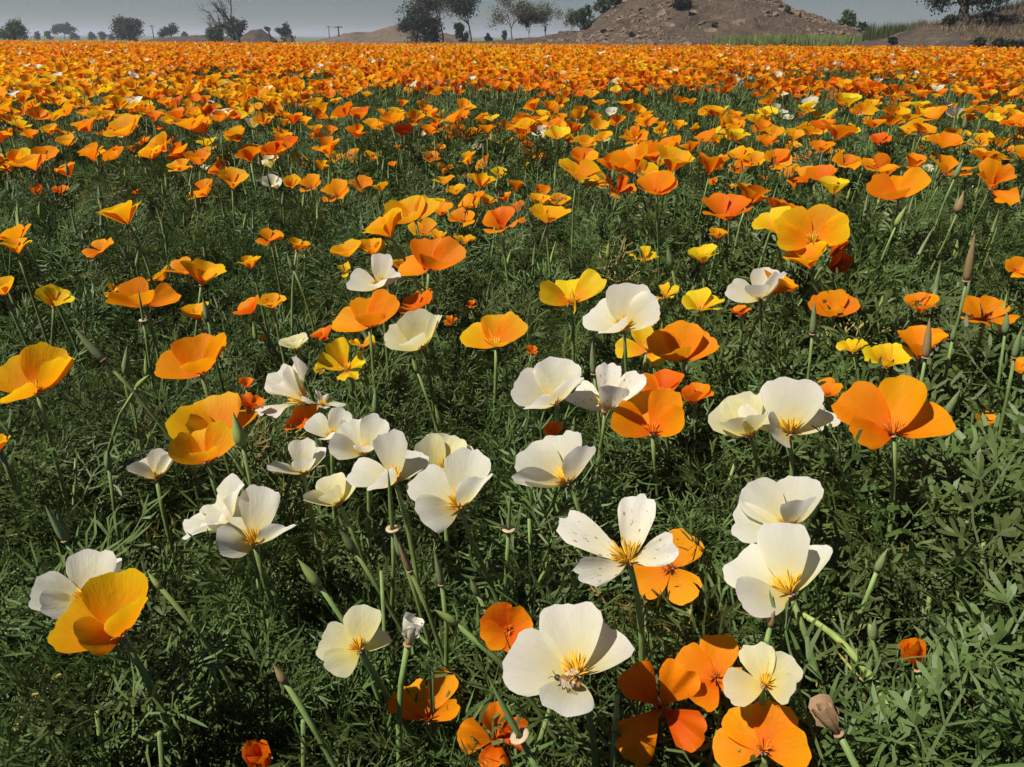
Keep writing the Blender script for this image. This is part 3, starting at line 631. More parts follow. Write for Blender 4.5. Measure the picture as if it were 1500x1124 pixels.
def ridge(name, label, Y, prof, depth, mat, rough=.5, nx=90, ny=34, seed=0.0, cat='hill'):
    """An earth ridge at distance Y whose crest follows the pixel profile; it runs `depth` metres fore and aft."""
    P = np.array([at_Y(x, y, Y) for x, y in prof]); gz = float(ground_z(0, Y))
    xs = np.linspace(P[0, 0], P[-1, 0], nx); ys = np.linspace(-1, 1, ny)
    V = []
    def zf(X, T):
        crest = np.interp(X, P[:, 0], P[:, 2]) - gz
        wob = (fbm(X + seed, X * 0 + 3.1, .6 / max(depth, 1)) - .5) * .5
        t = np.clip(np.abs(T + wob * .5 * (1 - T * T)), 0, 1)
        sh = (1 - t ** 1.25)
        return crest * sh + (fbm(X + seed, T * depth + seed, .35, 5) - .47) * rough * np.clip(crest, 0, 1.5) * (1 - t ** 4) * 1.6 + (fbm(X - seed, T * depth, 1.6, 3) - .44) * rough * .5 * (1 - t ** 4)
    X, T = np.meshgrid(xs, ys); Z = zf(X, T) + gz - .05
    V = np.stack((X, Y + T * depth, Z), -1).reshape(-1, 3)
    Fc = [(j * nx + i, j * nx + i + 1, (j + 1) * nx + i + 1, (j + 1) * nx + i) for j in range(ny - 1) for i in range(nx - 1)]
    o = link(name, mesh(name, V, Fc, mat)); tag(o, label, cat, kind='structure')
    def h(x, y):
        return float(zf(np.array(x), np.array((y - Y) / depth))) + gz - .05
    return h
hill_h = ridge('rocky_hill', 'brown rubble hill rising behind the flower field', 62,
      [(690, 66), (740, 60), (790, 55), (830, 46), (862, 38), (880, 22), (905, 4), (940, -16), (1000, -34), (1050, -42), (1090, -34), (1120, -10), (1145, 12), (1175, 24), (1200, 30), (1222, 42), (1245, 53), (1290, 66)],
      15, M['hill'], .55, 170, 60, 4.0)
bank_h = ridge('earth_bank', 'dry brown earth bank rising at the side of the field, with an acacia on it', 36,
      [(1250, 70), (1290, 62), (1330, 47), (1370, 40), (1400, 34), (1440, 28), (1475, 20), (1520, 12), (1600, 5), (1750, 10), (1900, 40), (2000, 66)], 8, M['bank'], .62, 130, 44, 9.0)
ridge('earth_bank', 'low brown bank running under the thin trees', 58, [(560, 68), (600, 62), (660, 61), (720, 60), (780, 58), (840, 56), (900, 60), (960, 68)], 6, M['hill'], .25, 90, 24, 21.0)
ridge('earth_mound', 'reddish earth ridge with dry grass beside the dark trees', 120, [(455, 62), (480, 56), (505, 50), (540, 46), (560, 42), (585, 38), (605, 39), (640, 45), (690, 60)], 14, M['red'], .5, 80, 26, 33.0)
ridge('earth_mound', 'grassy brown mound behind the bare tree', 105, [(345, 62), (358, 52), (368, 46), (384, 44), (395, 52), (405, 60)], 6, M['hill'], .4, 60, 22, 41.0)
ridge('earth_mound', 'low brown embankment beside the round green bush', 110, [(205, 61), (240, 54), (265, 52), (300, 50), (330, 52), (350, 62)], 8, M['bank'], .4, 70, 20, 55.0)

# stones on the hill and the bank
def rock(seed, s):
    rs = np.random.RandomState(seed)
    t = (1 + 5 ** .5) / 2
    V = np.array([(-1, t, 0), (1, t, 0), (-1, -t, 0), (1, -t, 0), (0, -1, t), (0, 1, t), (0, -1, -t), (0, 1, -t), (t, 0, -1), (t, 0, 1), (-t, 0, -1), (-t, 0, 1)], dtype=float) / 1.9
    Fc = [(0, 11, 5), (0, 5, 1), (0, 1, 7), (0, 7, 10), (0, 10, 11), (1, 5, 9), (5, 11, 4), (11, 10, 2), (10, 7, 6), (7, 1, 8), (3, 9, 4), (3, 4, 2), (3, 2, 6), (3, 6, 8), (3, 8, 9), (4, 9, 5), (2, 4, 11), (6, 2, 10), (8, 6, 7), (9, 8, 1)]
    V = V * (1 + .28 * rs.randn(12, 1)) * np.array((1, .8, .6)) * (1 + .2 * rs.randn(1, 3))
    a = rs.rand() * 6.28; c, sn = math.cos(a), math.sin(a)
    return (V @ np.array(((c, sn, 0), (-sn, c, 0), (0, 0, 1)))) * s, Fc
mb = MB(); rs = np.random.RandomState(3); k = 0
while k < 4600:
    y = 62 - 15 * rs.rand() ** .8; x = at_Y(860 + 420 * rs.rand(), 60, 62)[0] + rs.randn() * 3
    z = hill_h(x, y)
    if z < float(ground_z(0, 62)) + .25 or fbm(np.array(x), np.array(y), .25) < .40: continue
    V, Fc = rock(k, .05 + .24 * rs.rand() ** 3.2); mb.add(V + (x, y, z - .35 * np.abs(V[:, 2]).max()), Fc); k += 1
for q in range(500):
    x = at_Y(1290 + 330 * rs.rand(), 60, 36)[0]; y = 36 - 8 * rs.rand(); z = bank_h(x, y)
    if z > float(ground_z(0, 36)) + .12:
        V, Fc = rock(5000 + q, .02 + .07 * rs.rand() ** 2); mb.add(V + (x, y, z), Fc)
tag(link('rubble', mb.mesh('rubble', M['stone'], False)), 'loose stones strewn over the brown hill and bank', 'stones', kind='stuff')
for q in range(34):
    x = at_Y((930 + 200 * rs.rand()) if q < 26 else (1340 + 140 * rs.rand()), 50, 62 if q < 26 else 36)[0]
    y = 49 + 10 * rs.rand() if q < 26 else 29.5 + 4 * rs.rand()
    z = (hill_h if q < 26 else bank_h)(x, y)
    V, Fc = rock(8000 + q, (.28 + .25 * rs.rand()) if q < 26 else .12 + .12 * rs.rand())
    o = link('boulder', mesh('boulder', V, Fc, M['stone'], None, False)); o.location = (float(x), float(y), float(z) - .14 * (1 if q < 26 else .4))
    tag(o, 'pale brown boulder sticking out of the rubble hill' if q < 26 else 'pale stone sticking out of the earth bank below the acacia', 'boulder', 'boulders on the rubble hill' if q < 26 else 'stones on the earth bank')

# ---------------------------------------------------------------- trees
M['bark'] = plain_mat('bark', (.045, .036, .028), .9, .25, 0, 6, bump=.5)
def foliage_mat(n, c): return plain_mat(n, c, .6, .35, .25, 1.3, hue=.02, spec=.2)
M['fdark'] = foliage_mat('dark foliage', (.040, .055, .026)); M['fmid'] = foliage_mat('green foliage', (.055, .085, .030))
M['fpale'] = foliage_mat('pale foliage', (.110, .125, .065)); M['fbrown'] = foliage_mat('brownish foliage', (.085, .078, .045))
def leaves(mb, C, n, spread, size, rs, squash=.8):
    P = C + rs.randn(n, 3) * spread * np.array((1, 1, squash)) * .55
    d = rs.randn(n, 3); d /= np.linalg.norm(d, axis=1)[:, None]
    e = np.cross(d, rs.randn(n, 3)); e /= np.linalg.norm(e, axis=1)[:, None] + 1e-9
    sz = size * (.5 + rs.rand(n, 1)); d = d * sz; e = e * sz * .55
    V = np.stack((P - d, P + e, P + d, P - e), 1).reshape(-1, 3)
    mb.add(V, [(4 * i, 4 * i + 1, 4 * i + 2, 4 * i + 3) for i in range(n)])
def tree(label, x, base_y, top_y, w, Y, leaf, n_leaf, leaf_size, kind='round', seed=1, name='tree', trunk_r=None, base=None, cat='tree', group='trees beyond the field', lean=0.0):
    rs = np.random.RandomState(seed)
    B = at_Y(x, base_y, Y) if base is None else np.array(base, dtype=float); T = at_Y(x, top_y, B[1])
    if base is None: B[2] = min(B[2], ground_z(0, Y) + .0) if kind != 'onhill' else B[2]
    h = (T[2] - B[2]) if base is None or kind != 'bush' else (base_y - top_y) * B[1] / 1355.0; hw = w / 2 * Y / 1231.0
    root = empty(name, B); tag(root, label, cat, group)
    tm = MB(); lm = MB(); tips = []
    r0 = trunk_r or h * .028
    def grow(p, d, L, r, lev, maxlev):
        n = 5; pts = [p]; q = p.copy(); dd = d.copy()
        for i in range(n):
            dd = dd + rs.randn(3) * .13 + np.array((0, 0, .04)); dd /= np.linalg.norm(dd); q = q + dd * L / n; pts.append(q)
        tm.add(*tube(pts, np.linspace(r, r * .62, n + 1), 6 if lev < 2 else 4, False))
        if lev >= maxlev: tips.append(q); return
        for c in range(rs.randint(2, 4) if lev else spec[1]):
            sp = spec[2] * (.7 + .6 * rs.rand()); az = rs.rand() * 6.28
            a = np.cross(dd, np.array((math.cos(az), math.sin(az), .3))); a /= np.linalg.norm(a) + 1e-9
            nd = dd * math.cos(sp) + a * math.sin(sp); nd[2] = max(nd[2], -.15)
            k_ = pts[-1] if (c == 0 or lev == 0) else pts[rs.randint(2, n + 1)]
            grow(np.array(k_), nd / np.linalg.norm(nd), L * spec[3] * (.8 + .4 * rs.rand()), r * (.58 if kind != 'bare' else .66), lev + 1, maxlev)
    spec = {'round': (.34, 4, .72, .68, 3), 'bush': (.10, 7, .95, .85, 2), 'bare': (.40, 4, .52, .80, 5), 'airy': (.42, 4, .50, .70, 4), 'umbrella': (.40, 5, .85, .72, 3),
            'candelabra': (.45, 4, .75, .55, 1), 'onhill': (.28, 4, .8, .7, 3)}[kind]
    d0 = np.array((lean, 0, 1.0)); d0 /= np.linalg.norm(d0)
    grow(np.zeros(3), d0, h * spec[0], r0, 0, spec[4])
    tips = np.array(tips)
    # fit the skeleton to the measured height and width
    Vt = np.vstack(tm.v); sx = max(hw * .9 / max(np.percentile(np.abs(Vt[:, 0]), 98), 1e-3), .2); sz = h * .95 / Vt[:, 2].max()
    sx = min(sx, 3); tm.v = [v * (sx, sx, sz) for v in tm.v]; tips = tips * (sx, sx, sz)
    link('trunk', tm.mesh('trunk', M['bark']), root)
    if n_leaf:
        per = max(1, n_leaf // len(tips))
        for t in tips:
            leaves(lm, t, int(per * (.4 + 1.2 * rs.rand())) + 1, hw * (.30 if kind != 'airy' else .40), leaf_size, rs)
        if kind in ('round', 'bush', 'umbrella') and h > .5:
            for _ in range(14 if kind != 'umbrella' else 4):
                a_ = rs.rand() * 6.28; zz_ = (.12 + .5 * rs.rand() if kind != 'umbrella' else .55 + .2 * rs.rand()); rr_ = hw * (.25 + .55 * rs.rand())
                leaves(lm, np.array((rr_ * math.cos(a_), rr_ * math.sin(a_), h * zz_)), n_leaf // 40, hw * .32, leaf_size, rs)
        link('crown', lm.mesh('crown', M[leaf], False), root)
    return root
tree('wide multi-stemmed grey-green shrub standing alone on the flat land', 22, 58, 33, 44, 95, 'fmid', 2400, .10, 'bush', 5, 'shrub', cat='shrub')
tree('hazy umbrella-shaped tree far across the plain', 95, 57, 37, 26, 260, 'fdark', 2200, .30, 'umbrella', 8)
tree('dense dark tree with a thick skirt of foliage', 190, 60, 28, 42, 130, 'fdark', 4200, .16, 'round', 12)
tree('flat-topped small tree on the brown embankment', 255, 58, 38, 30, 150, 'fdark', 2400, .15, 'umbrella', 15)
tree('round green bush in front of the embankment', 318, 62, 40, 30, 98, 'fmid', 3000, .10, 'bush', 19, 'bush', cat='bush')
tree('dark leafy tree behind the bare tree trunk', 343, 62, 29, 32, 112, 'fdark', 3400, .13, 'round', 23)
tree('tall bare tree with fine upward branches', 352, 66, -34, 100, 85, 'fbrown', 900, .05, 'bare', 31, trunk_r=.34, lean=-.12)
tree('small candelabra-shaped plant with a few thick arms', 398, 59, 39, 14, 100, 'fdark', 260, .10, 'candelabra', 35, 'cactus_tree', trunk_r=.13, cat='plant')
tree('small leaning dark tree beside a block', 421, 60, 36, 24, 112, 'fdark', 2000, .12, 'round', 37, lean=-.3)
tree('low dark spreading tree at the foot of the tall pair', 622, 64, 16, 56, 80, 'fdark', 5000, .11, 'round', 43)
tree('tall thin-leaved brownish tree of the dark group', 650, 63, -26, 84, 84, 'fbrown', 8000, .085, 'airy', 47, trunk_r=.10)
tree('tall tree with a rounded dark crown in the dark group', 690, 63, -16, 70, 78, 'fdark', 6500, .09, 'airy', 53, trunk_r=.10)
tree('small pointed evergreen between the tall trees', 678, 60, 35, 20, 82, 'fdark', 1500, .10, 'round', 57)
tree('airy half-bare tree standing alone on the low bank', 750, 60, -12, 52, 66, 'fbrown', 4200, .055, 'airy', 61, trunk_r=.07)
tree('slim dusky tree next to the half-bare tree', 772, 60, 10, 28, 67, 'fbrown', 2600, .06, 'airy', 67, trunk_r=.05)
tree('pale feathery tree on the slope of the hill', 798, 56, 5, 40, 70, 'fpale', 3200, .06, 'airy', 71, trunk_r=.05)
tree('pale wispy sapling at the shoulder of the hill', 833, 48, 13, 28, 70, 'fpale', 1900, .06, 'airy', 73, trunk_r=.04)
for lab, x, y, t, w, sd, lf in (('round-topped bush halfway up the hill edge', 858, 42, 8, 26, 79, 'fmid'), ('leafy shrub near the hilltop skyline', 884, 18, -8, 30, 83, 'fmid'), ('dark bush clinging to the upper slope', 904, 20, 2, 20, 89, 'fdark'),
                                ('dark bush on the upper middle of the hill', 998, 24, 2, 34, 97, 'fdark'), ('green bush at the low end of the hill', 1232, 58, 28, 30, 101, 'fmid'), ('small dark bush at the foot of the hill', 1262, 62, 42, 20, 103, 'fdark')):
    Yb = 62 if x < 920 or x > 1150 else 54
    p = at_Y(x, y, Yb); 
    if x > 1150: Yb = 58; p = at_Y(x, y, Yb); p[2] = hill_h(p[0], Yb) - .05
    else:
        for _ in range(30):
            zt = hill_h(p[0], p[1]); p2 = at_Y(x, y, p[1])
            if p2[2] > zt: p = at_Y(x, y, p[1] + .3)
        p[2] = hill_h(p[0], p[1]) - .1
    tree(lab, x, y, t, w, p[1], lf, 1500, .08, 'bush', sd, 'bush', base=p, cat='bush', group='bushes on the hill')
tree('leafless wiry shrub beside the end of the hill', 1238, 58, 16, 22, 60, 'fbrown', 60, .05, 'bare', 109, 'shrub', trunk_r=.03, cat='shrub', group='bushes on the hill')
bx = at_Y(1412, 34, 36); bx[2] = bank_h(bx[0], 36) - .1
tree('dark spreading acacia on top of the earth bank', 1412, 34, -40, 104, 36, 'fdark', 9000, .055, 'umbrella', 113, 'acacia_tree', trunk_r=.11, base=bx)
bx = at_Y(1392, 34, 35.4); bx[2] = bank_h(bx[0], 35.4) - .06
tree('low dusky shrub at the foot of the acacia', 1390, 34, 20, 34, 35.4, 'fdark', 1600, .05, 'bush', 117, 'shrub', base=bx, cat='shrub', group='shrubs on the bank')
for q, (x, y, t, w) in enumerate(((55, 57, 47, 12), (73, 57, 46, 10), (110, 57, 50, 18), (135, 57, 48, 14), (150, 57, 47, 12), (163, 57, 52, 10), (5, 57, 48, 16), (272, 55, 47, 10), (715, 60, 50, 10), (738, 59, 44, 7), (1330, 60, 44, 12))):
    tree('small hazy far-off bush on the horizon', x, y, t, w, 230 if q not in (8, 9, 10) else 90, 'fmid' if q % 2 else 'fdark', 420, .22 if q not in (8, 9, 10) else .10, 'bush', 200 + q, 'bush', cat='bush', group='far-off bushes on the horizon')
for q, (x, y, t, w, Yb) in enumerate(((1436, 66, 50, 26, 30), (1462, 68, 46, 34, 29.5), (1490, 68, 42, 40, 29), (1530, 70, 40, 50, 29), (1305, 66, 54, 14, 34))):
    bx = at_Y(x, y, Yb); bx[2] = float(bank_h(bx[0], Yb)) - .05 if Yb > 28.5 else 0
    tree('dark low bush hugging the shaded foot of the earth bank', x, y, t, w, Yb, 'fdark', 1500, .04, 'bush', 300 + q, 'bush', base=bx, cat='bush', group='bushes along the foot of the bank')
for q, (x, y, Yb) in enumerate(((1045, 50, 51), (925, 55, 51), (1150, 45, 53))):
    bx = at_Y(x, y, Yb); bx[2] = hill_h(bx[0], Yb) - .05
    tree('low brown thorn bush among the stones of the hill', x, y, y - 9, 16, Yb, 'fbrown', 500, .05, 'bush', 330 + q, 'bush', base=np.array(bx), cat='bush', group='thorn bushes on the hill')
# poles
for lab, x, y0, y1, Y in (('dark utility pole in front of the reddish ridge', 497, 60, 38, 115), ('thin faint pole beside the dense dark tree', 226, 60, 37, 190), ('thin faint pole on the plain before the reddish ridge', 483, 60, 38, 200)):
    B = at_Y(x, y0, Y); B[2] = float(ground_z(0, Y)); h = at_Y(x, y1, Y)[2] - B[2]
    r = empty('utility_pole', B); tag(r, lab, 'pole', 'utility poles')
    link('post', mesh('post', *tube([(0, 0, 0), (0, 0, h * .5), (0, 0, h)], (.11, .10, .08), 8), M['bark']), r)
    link('crossarm', mesh('crossarm', *tube([(-.6, -.1, h * .93), (0, -.1, h * .93), (.6, -.1, h * .93)], .06, 4), M['bark']), r)
B = at_Y(424, 60, 108); B[2] = float(ground_z(0, 108))
hut = empty('brick_block', B); tag(hut, 'small pinkish masonry block under the leaning dark tree', 'block')
M['brick'] = plain_mat('faded brick', (.26, .17, .13), .9, .2, 0, 4, bump=.4)
V = np.array([(x, y, z) for z in (0, 1.05) for x, y in ((-.32, -.3), (.32, -.3), (.32, .3), (-.32, .3))]); V[4:, 0] *= .95
link('wall', mesh('wall', V, [(0, 1, 5, 4), (1, 2, 6, 5), (2, 3, 7, 6), (3, 0, 4, 7)], M['brick'], None, False), hut)
V2 = np.array([(x, y, z) for z in (1.05, 1.15) for x, y in ((-.36, -.34), (.36, -.34), (.36, .34), (-.36, .34))])
link('cap', mesh('cap', V2, [(0, 3, 2, 1), (4, 5, 6, 7), (0, 1, 5, 4), (1, 2, 6, 5), (2, 3, 7, 6), (3, 0, 4, 7)], M['brick'], None, False), hut)

# ---------------------------------------------------------------- grass-like stuff beyond the field
def blades(name, label, cat, n, xr, yr, h, wd, mat, seed, hz=None, bend=.25):
    rs = np.random.RandomState(seed)
    x = xr[0] + (xr[1] - xr[0]) * rs.rand(n); y = yr[0] + (yr[1] - yr[0]) * rs.rand(n)
    z = ground_z(x, y) - .02 if hz is None else np.array([hz(a, b) for a, b in zip(x, y)]) - .03
    H = h * (.6 + .5 * rs.rand(n)) * (.75 + .5 * fbm(x, y, .8)); az = rs.rand(n) * 6.28; w = wd * (.6 + .8 * rs.rand(n))
    dx, dy = np.cos(az), np.sin(az); b = bend * H * rs.rand(n)
    P = np.stack((x, y, z), -1); s = np.stack((-dy * w, dx * w, 0 * w), -1); up = np.stack((0 * H, 0 * H, H), -1); be = np.stack((dx * b, dy * b, 0 * b), -1)
    V = np.stack((P - s, P + s, P + s * .8 + up * .55 + be * .35, P - s * .8 + up * .55 + be * .35, P + up + be), 1).reshape(-1, 3)
    Fc = []
    for i in range(n): Fc += [(5 * i, 5 * i + 1, 5 * i + 2, 5 * i + 3), (5 * i + 3, 5 * i + 2, 5 * i + 4)]
    return tag(link(name, mesh(name, V, Fc, mat, None, False)), label, cat, kind='stuff')
M['crop'] = plain_mat('crop blades', (.20, .225, .075), .6, .2, .3, 2, hue=.015); M['reed'] = plain_mat('reed blades', (.10, .135, .045), .6, .25, .25, 2, hue=.015)
M['dry'] = plain_mat('dry grass', (.22, .165, .085), .8, .25, .2, 2)
xa, xb = at_Y(1062, 60, 44)[0], at_Y(1335, 60, 44)[0]
blades('crop', 'strip of pale green crop behind the flower field', 'crop', 14000, (xa, xb), (42, 47), .92, .018, M['crop'], 1)
xa, xb = at_Y(1282, 60, 38)[0], at_Y(1345, 60, 38)[0]
blades('reeds', 'clump of taller darker reeds at the end of the crop strip', 'reeds', 3600, (xa, xb), (36.5, 39.5), 1.35, .020, M['reed'], 2)
xa, xb = at_Y(1345, 60, 36)[0], at_Y(1700, 60, 36)[0]
blades('dry_grass', 'dry grass tufts along the top of the earth bank', 'dry grass', 7000, (xa, xb), (30, 38), .30, .009, M['dry'], 3, bank_h, .6)
xa, xb = at_Y(880, 60, 62)[0], at_Y(1240, 60, 62)[0]
blades('scrub', 'dry scrub and grass growing between the stones of the hill', 'scrub', 2400, (xa, xb), (48, 61), .24, .016, M['dry'], 6, hill_h, .8)
blades('meadow_grass', 'short green grass between the field and the far trees', 'grass', 26000, (-48, 12), (33.5, 70), .16, .03, M['reed'], 4)

# ================================================================ poppy foliage
def leaf_shape(seed, pin=4, lobes=5, L=.105, lw=.0017, segs=2, blunt=.72, reach=.74):
    """A finely divided poppy leaf: stalk, paired leaflets, each cut into narrow lobes. It lies along +Y, facing +Z."""
    rs = np.random.RandomState(seed); mb = MB()
    def strip(p0, p1, w0, w1, sag=0.0, tip=True, side=0.0):
        p0 = np.array(p0, dtype=float); p1 = np.array(p1, dtype=float); d = p1 - p0; n = np.array((0, 0, 1.0)); s = np.cross(d, n); s /= np.linalg.norm(s) + 1e-9
        ts = np.linspace(0, 1, segs + 1) if not tip else np.array((0, .45, .82))[:segs + 1] if segs == 2 else np.array((0, .7)); V = []
        ws = (w0, w1) if segs == 1 else (w0, (w0 + w1) / 2 if not tip else w1, w1 if not tip else w1 * blunt)
        for t, w in zip(ts, ws):
            c = p0 + d * t + n * (sag * 4 * t * (1 - t)) + s * side * t * (1 - t) * 4
            V += [c - s * w / 2, c + s * w / 2]
        Fc = [(2 * i, 2 * i + 1, 2 * i + 3, 2 * i + 2) for i in range(segs)]
        if tip: V.append(p1 + n * sag * .5); Fc.append((2 * segs, 2 * segs + 1, 2 * segs + 2))
        mb.add(V, Fc)
    def rach(t):      # arching midrib
        return np.array((.006 * math.sin(3 * t + seed), L * t, .030 * t * (1 - .9 * t) * 2.0))
    for i in range(4): strip(rach(i / 4), rach((i + 1) / 4), .0016, .0014, 0, False)
    for k in range(pin + 1):
        t = .38 + .60 * k / pin; base = rach(t); sides = (-1, 1) if k < pin else (0,)
        for sd in sides:
            ang = sd * math.radians(62 - 26 * k / pin + 8 * rs.randn()); pl = L * (.40 - .17 * k / pin) * (.85 + .3 * rs.rand()); up = .35 * rs.randn()
            d = np.array((math.sin(ang), math.cos(ang), .22 * up)); mid = base + d * pl * .5
            strip(base, mid, .0012, .0013, 0, False)
            for j in range(lobes):
                a2 = ang + math.radians((j - (lobes - 1) / 2) * 25 + 7 * rs.randn()); st = base + d * pl * (.28 + .22 * (1 - abs(j - (lobes - 1) / 2) / lobes))
                ll = pl * (reach - .09 * abs(j - (lobes - 1) / 2)) * (.8 + .4 * rs.rand())
                e = st + np.array((math.sin(a2), math.cos(a2), .30 * rs.randn())) * ll
                strip(st, e, lw * .6, lw * (.85 + .4 * rs.rand()), .004 * rs.randn(), True, .10 * ll * rs.randn())
    return mb
PROTO = {}
def protos(key, objs):
    c = bpy.data.collections.new(key)
    for o in objs: c.objects.link(o)
    PROTO[key] = c; return c
def pobj(name, me): return bpy.data.objects.new(name, me)
def scatter(name, coll, P, rot, scl, idx, label, cat):
    me = bpy.data.meshes.new(name); me.from_pydata(np.asarray(P).tolist(), [], [])
    n = len(P)
    a = me.attributes.new('rot', 'FLOAT_VECTOR', 'POINT'); a.data.foreach_set('vector', np.asarray(rot, dtype=np.float32).ravel())
    a = me.attributes.new('scl', 'FLOAT', 'POINT'); a.data.foreach_set('value', np.asarray(scl, dtype=np.float32))
    a = me.attributes.new('idx', 'INT', 'POINT'); a.data.foreach_set('value', np.asarray(idx, dtype=np.int32))
    o = link(name, me); tag(o, label, cat, kind='stuff')
    g = bpy.data.node_groups.new(name, 'GeometryNodeTree')
    g.interface.new_socket('Geometry', in_out='INPUT', socket_type='NodeSocketGeometry'); g.interface.new_socket('Geometry', in_out='OUTPUT', socket_type='NodeSocketGeometry')
    gi = g.nodes.new('NodeGroupInput'); go = g.nodes.new('NodeGroupOutput'); ip = g.nodes.new('GeometryNodeInstanceOnPoints')
    ci = g.nodes.new('GeometryNodeCollectionInfo'); ci.inputs['Collection'].default_value = coll; ci.inputs['Separate Children'].default_value = True; ci.inputs['Reset Children'].default_value = True
    def attr(nm, ty):
        q = g.nodes.new('GeometryNodeInputNamedAttribute'); q.data_type = ty; q.inputs['Name'].default_value = nm; return q.outputs[0]
    g.links.new(gi.outputs[0], ip.inputs['Points']); g.links.new(ci.outputs[0], ip.inputs['Instance']); ip.inputs['Pick Instance'].default_value = True
    g.links.new(attr('idx', 'INT'), ip.inputs['Instance Index']); g.links.new(attr('rot', 'FLOAT_VECTOR'), ip.inputs['Rotation']); g.links.new(attr('scl', 'FLOAT'), ip.inputs['Scale'])
    g.links.new(ip.outputs[0], go.inputs[0])
    md = o.modifiers.new('scatter', 'NODES'); md.node_group = g
    return o

def canopy(x, y):
    gap = np.exp(-(((np.asarray(x) + .50) / .34) ** 2 + ((np.asarray(y) - 1.02) / .20) ** 2))
    return -.085 * gap + .305 + .075 * (fbm(x, y, 1.1, 3) - .45) + .03 * (vnoise(x, y, 9.0) - .5)

NLEAF = 10
leaf_meshes = [leaf_shape(100 + i, 4, 4 + i % 2, L=.080 + .03 * (i % 3) / 2, lw=.0013 + .0003 * (i % 3)).mesh('leaf', M['leaf'], False) for i in range(NLEAF)]
broad_meshes = [leaf_shape(300 + i, 4, 5, L=.125, lw=.0029, blunt=1.0, reach=.56).mesh('leaf', M['leafL'], False) for i in range(5)]
protos('leaf_forms', [pobj('leaf_%02d' % i, m) for i, m in enumerate(leaf_meshes)] + [pobj('leaf_%02d' % (NLEAF + i), m) for i, m in enumerate(broad_meshes)]
       + [pobj('leaf_%02d' % (NLEAF + 5 + i), leaf_shape(700 + i, 3, 4, L=.085, lw=.0016).mesh('leaf', M['leafY'], False)) for i in range(2)])
coarse = []
for i in range(4):
    mb = MB(); rs = np.random.RandomState(40 + i)
    for k in range(5):
        V = np.vstack(leaf_shape(500 + i * 7 + k, 3, 3, L=.16, lw=.0042, segs=1).v); s_ = leaf_shape(500 + i * 7 + k, 3, 3, L=.16, lw=.0042, segs=1)
        e = Euler((.5 + .7 * rs.rand(), .4 * rs.randn(), rs.rand() * 6.28)).to_matrix()
        mb.add(np.vstack(s_.v) @ np.array(e).T, s_.f)
    coarse.append(pobj('tuft_%02d' % i, mb.mesh('tuft', M['leaf'], False)))
protos('tuft_forms', coarse)

def spread(n_per_m2, y0, y1, rs, wide=.78, margin=.35):
    """Random points over the wedge of field that the camera (or one a step aside) overlooks."""
    out = []
    ys = np.linspace(y0, y1, 24)
    for a, b in zip(ys[:-1], ys[1:]):
        hw = wide * b + margin; n = int(n_per_m2 * (b - a) * 2 * hw)
        out.append(np.stack((rs.rand(n) * 2 * hw - hw, a + (b - a) * rs.rand(n)), -1))
    return np.vstack(out)
rs = np.random.RandomState(77)
Pn = []; Rn = []; Sn = []; In = []
for (y0, y1, dens, sc) in ((-.05, 1.0, 5200, .92), (1.0, 2.0, 3600, 1.0), (2.0, 4.0, 1500, 1.15)):
    q = spread(dens, y0, y1, rs); c = canopy(q[:, 0], q[:, 1]); n = len(q)
    u = rs.rand(n) ** .55
    z = c * (.22 + .70 * u); el = np.radians(12 + 62 * rs.rand(n) ** .8)
    Pn.append(np.stack((q[:, 0], q[:, 1], z - .01), -1)); Rn.append(np.stack((el, .45 * rs.randn(n), rs.rand(n) * 6.283), -1))
    Sn.append(sc * (.65 + .6 * rs.rand(n)))
    broad = vnoise(q[:, 0] + 5, q[:, 1], 1.6) + .35 * np.clip((q[:, 0] - .1) / .5, -1, 1) * (q[:, 1] < .9) > .80
    In.append(np.where(broad & (rs.rand(n) < .7), NLEAF + rs.randint(0, 5, n), rs.randint(0, NLEAF, n)))
    In[-1] = np.where(rs.rand(n) < .045 * (2 * vnoise(q[:, 0], q[:, 1], 5.0)), NLEAF + 5 + rs.randint(0, 2, n), In[-1])
Pn = np.vstack(Pn); Rn = np.vstack(Rn); Sn = np.concatenate(Sn); In = np.concatenate(In)
Pf = []; Rf_ = []; Sf = []
for (y0, y1, dens, sc) in ((3.7, 8.0, 230, 1.0), (8.0, 33.0, 34, 2.0)):
    q = spread(dens, y0, y1, rs, .80, 1.0); q = q[q[:, 1] < edge(q[:, 0]) + .3]; n = len(q)
    Pf.append(np.stack((q[:, 0], q[:, 1], canopy(q[:, 0], q[:, 1]) * (.35 + .25 * rs.rand(n)) - (.13 if sc > 1.5 else .01)), -1)); Rf_.append(np.stack((.15 * rs.randn(n), .15 * rs.randn(n), rs.rand(n) * 6.283), -1)); Sf.append(sc * (.75 + .5 * rs.rand(n)))
Pf = np.vstack(Pf); Rf_ = np.vstack(Rf_); Sf = np.concatenate(Sf)
scatter('field_foliage', PROTO['tuft_forms'], Pf, Rf_, Sf, rs.randint(0, 4, len(Pf)), 'dark green leaves showing between the flowers of the far field', 'foliage')

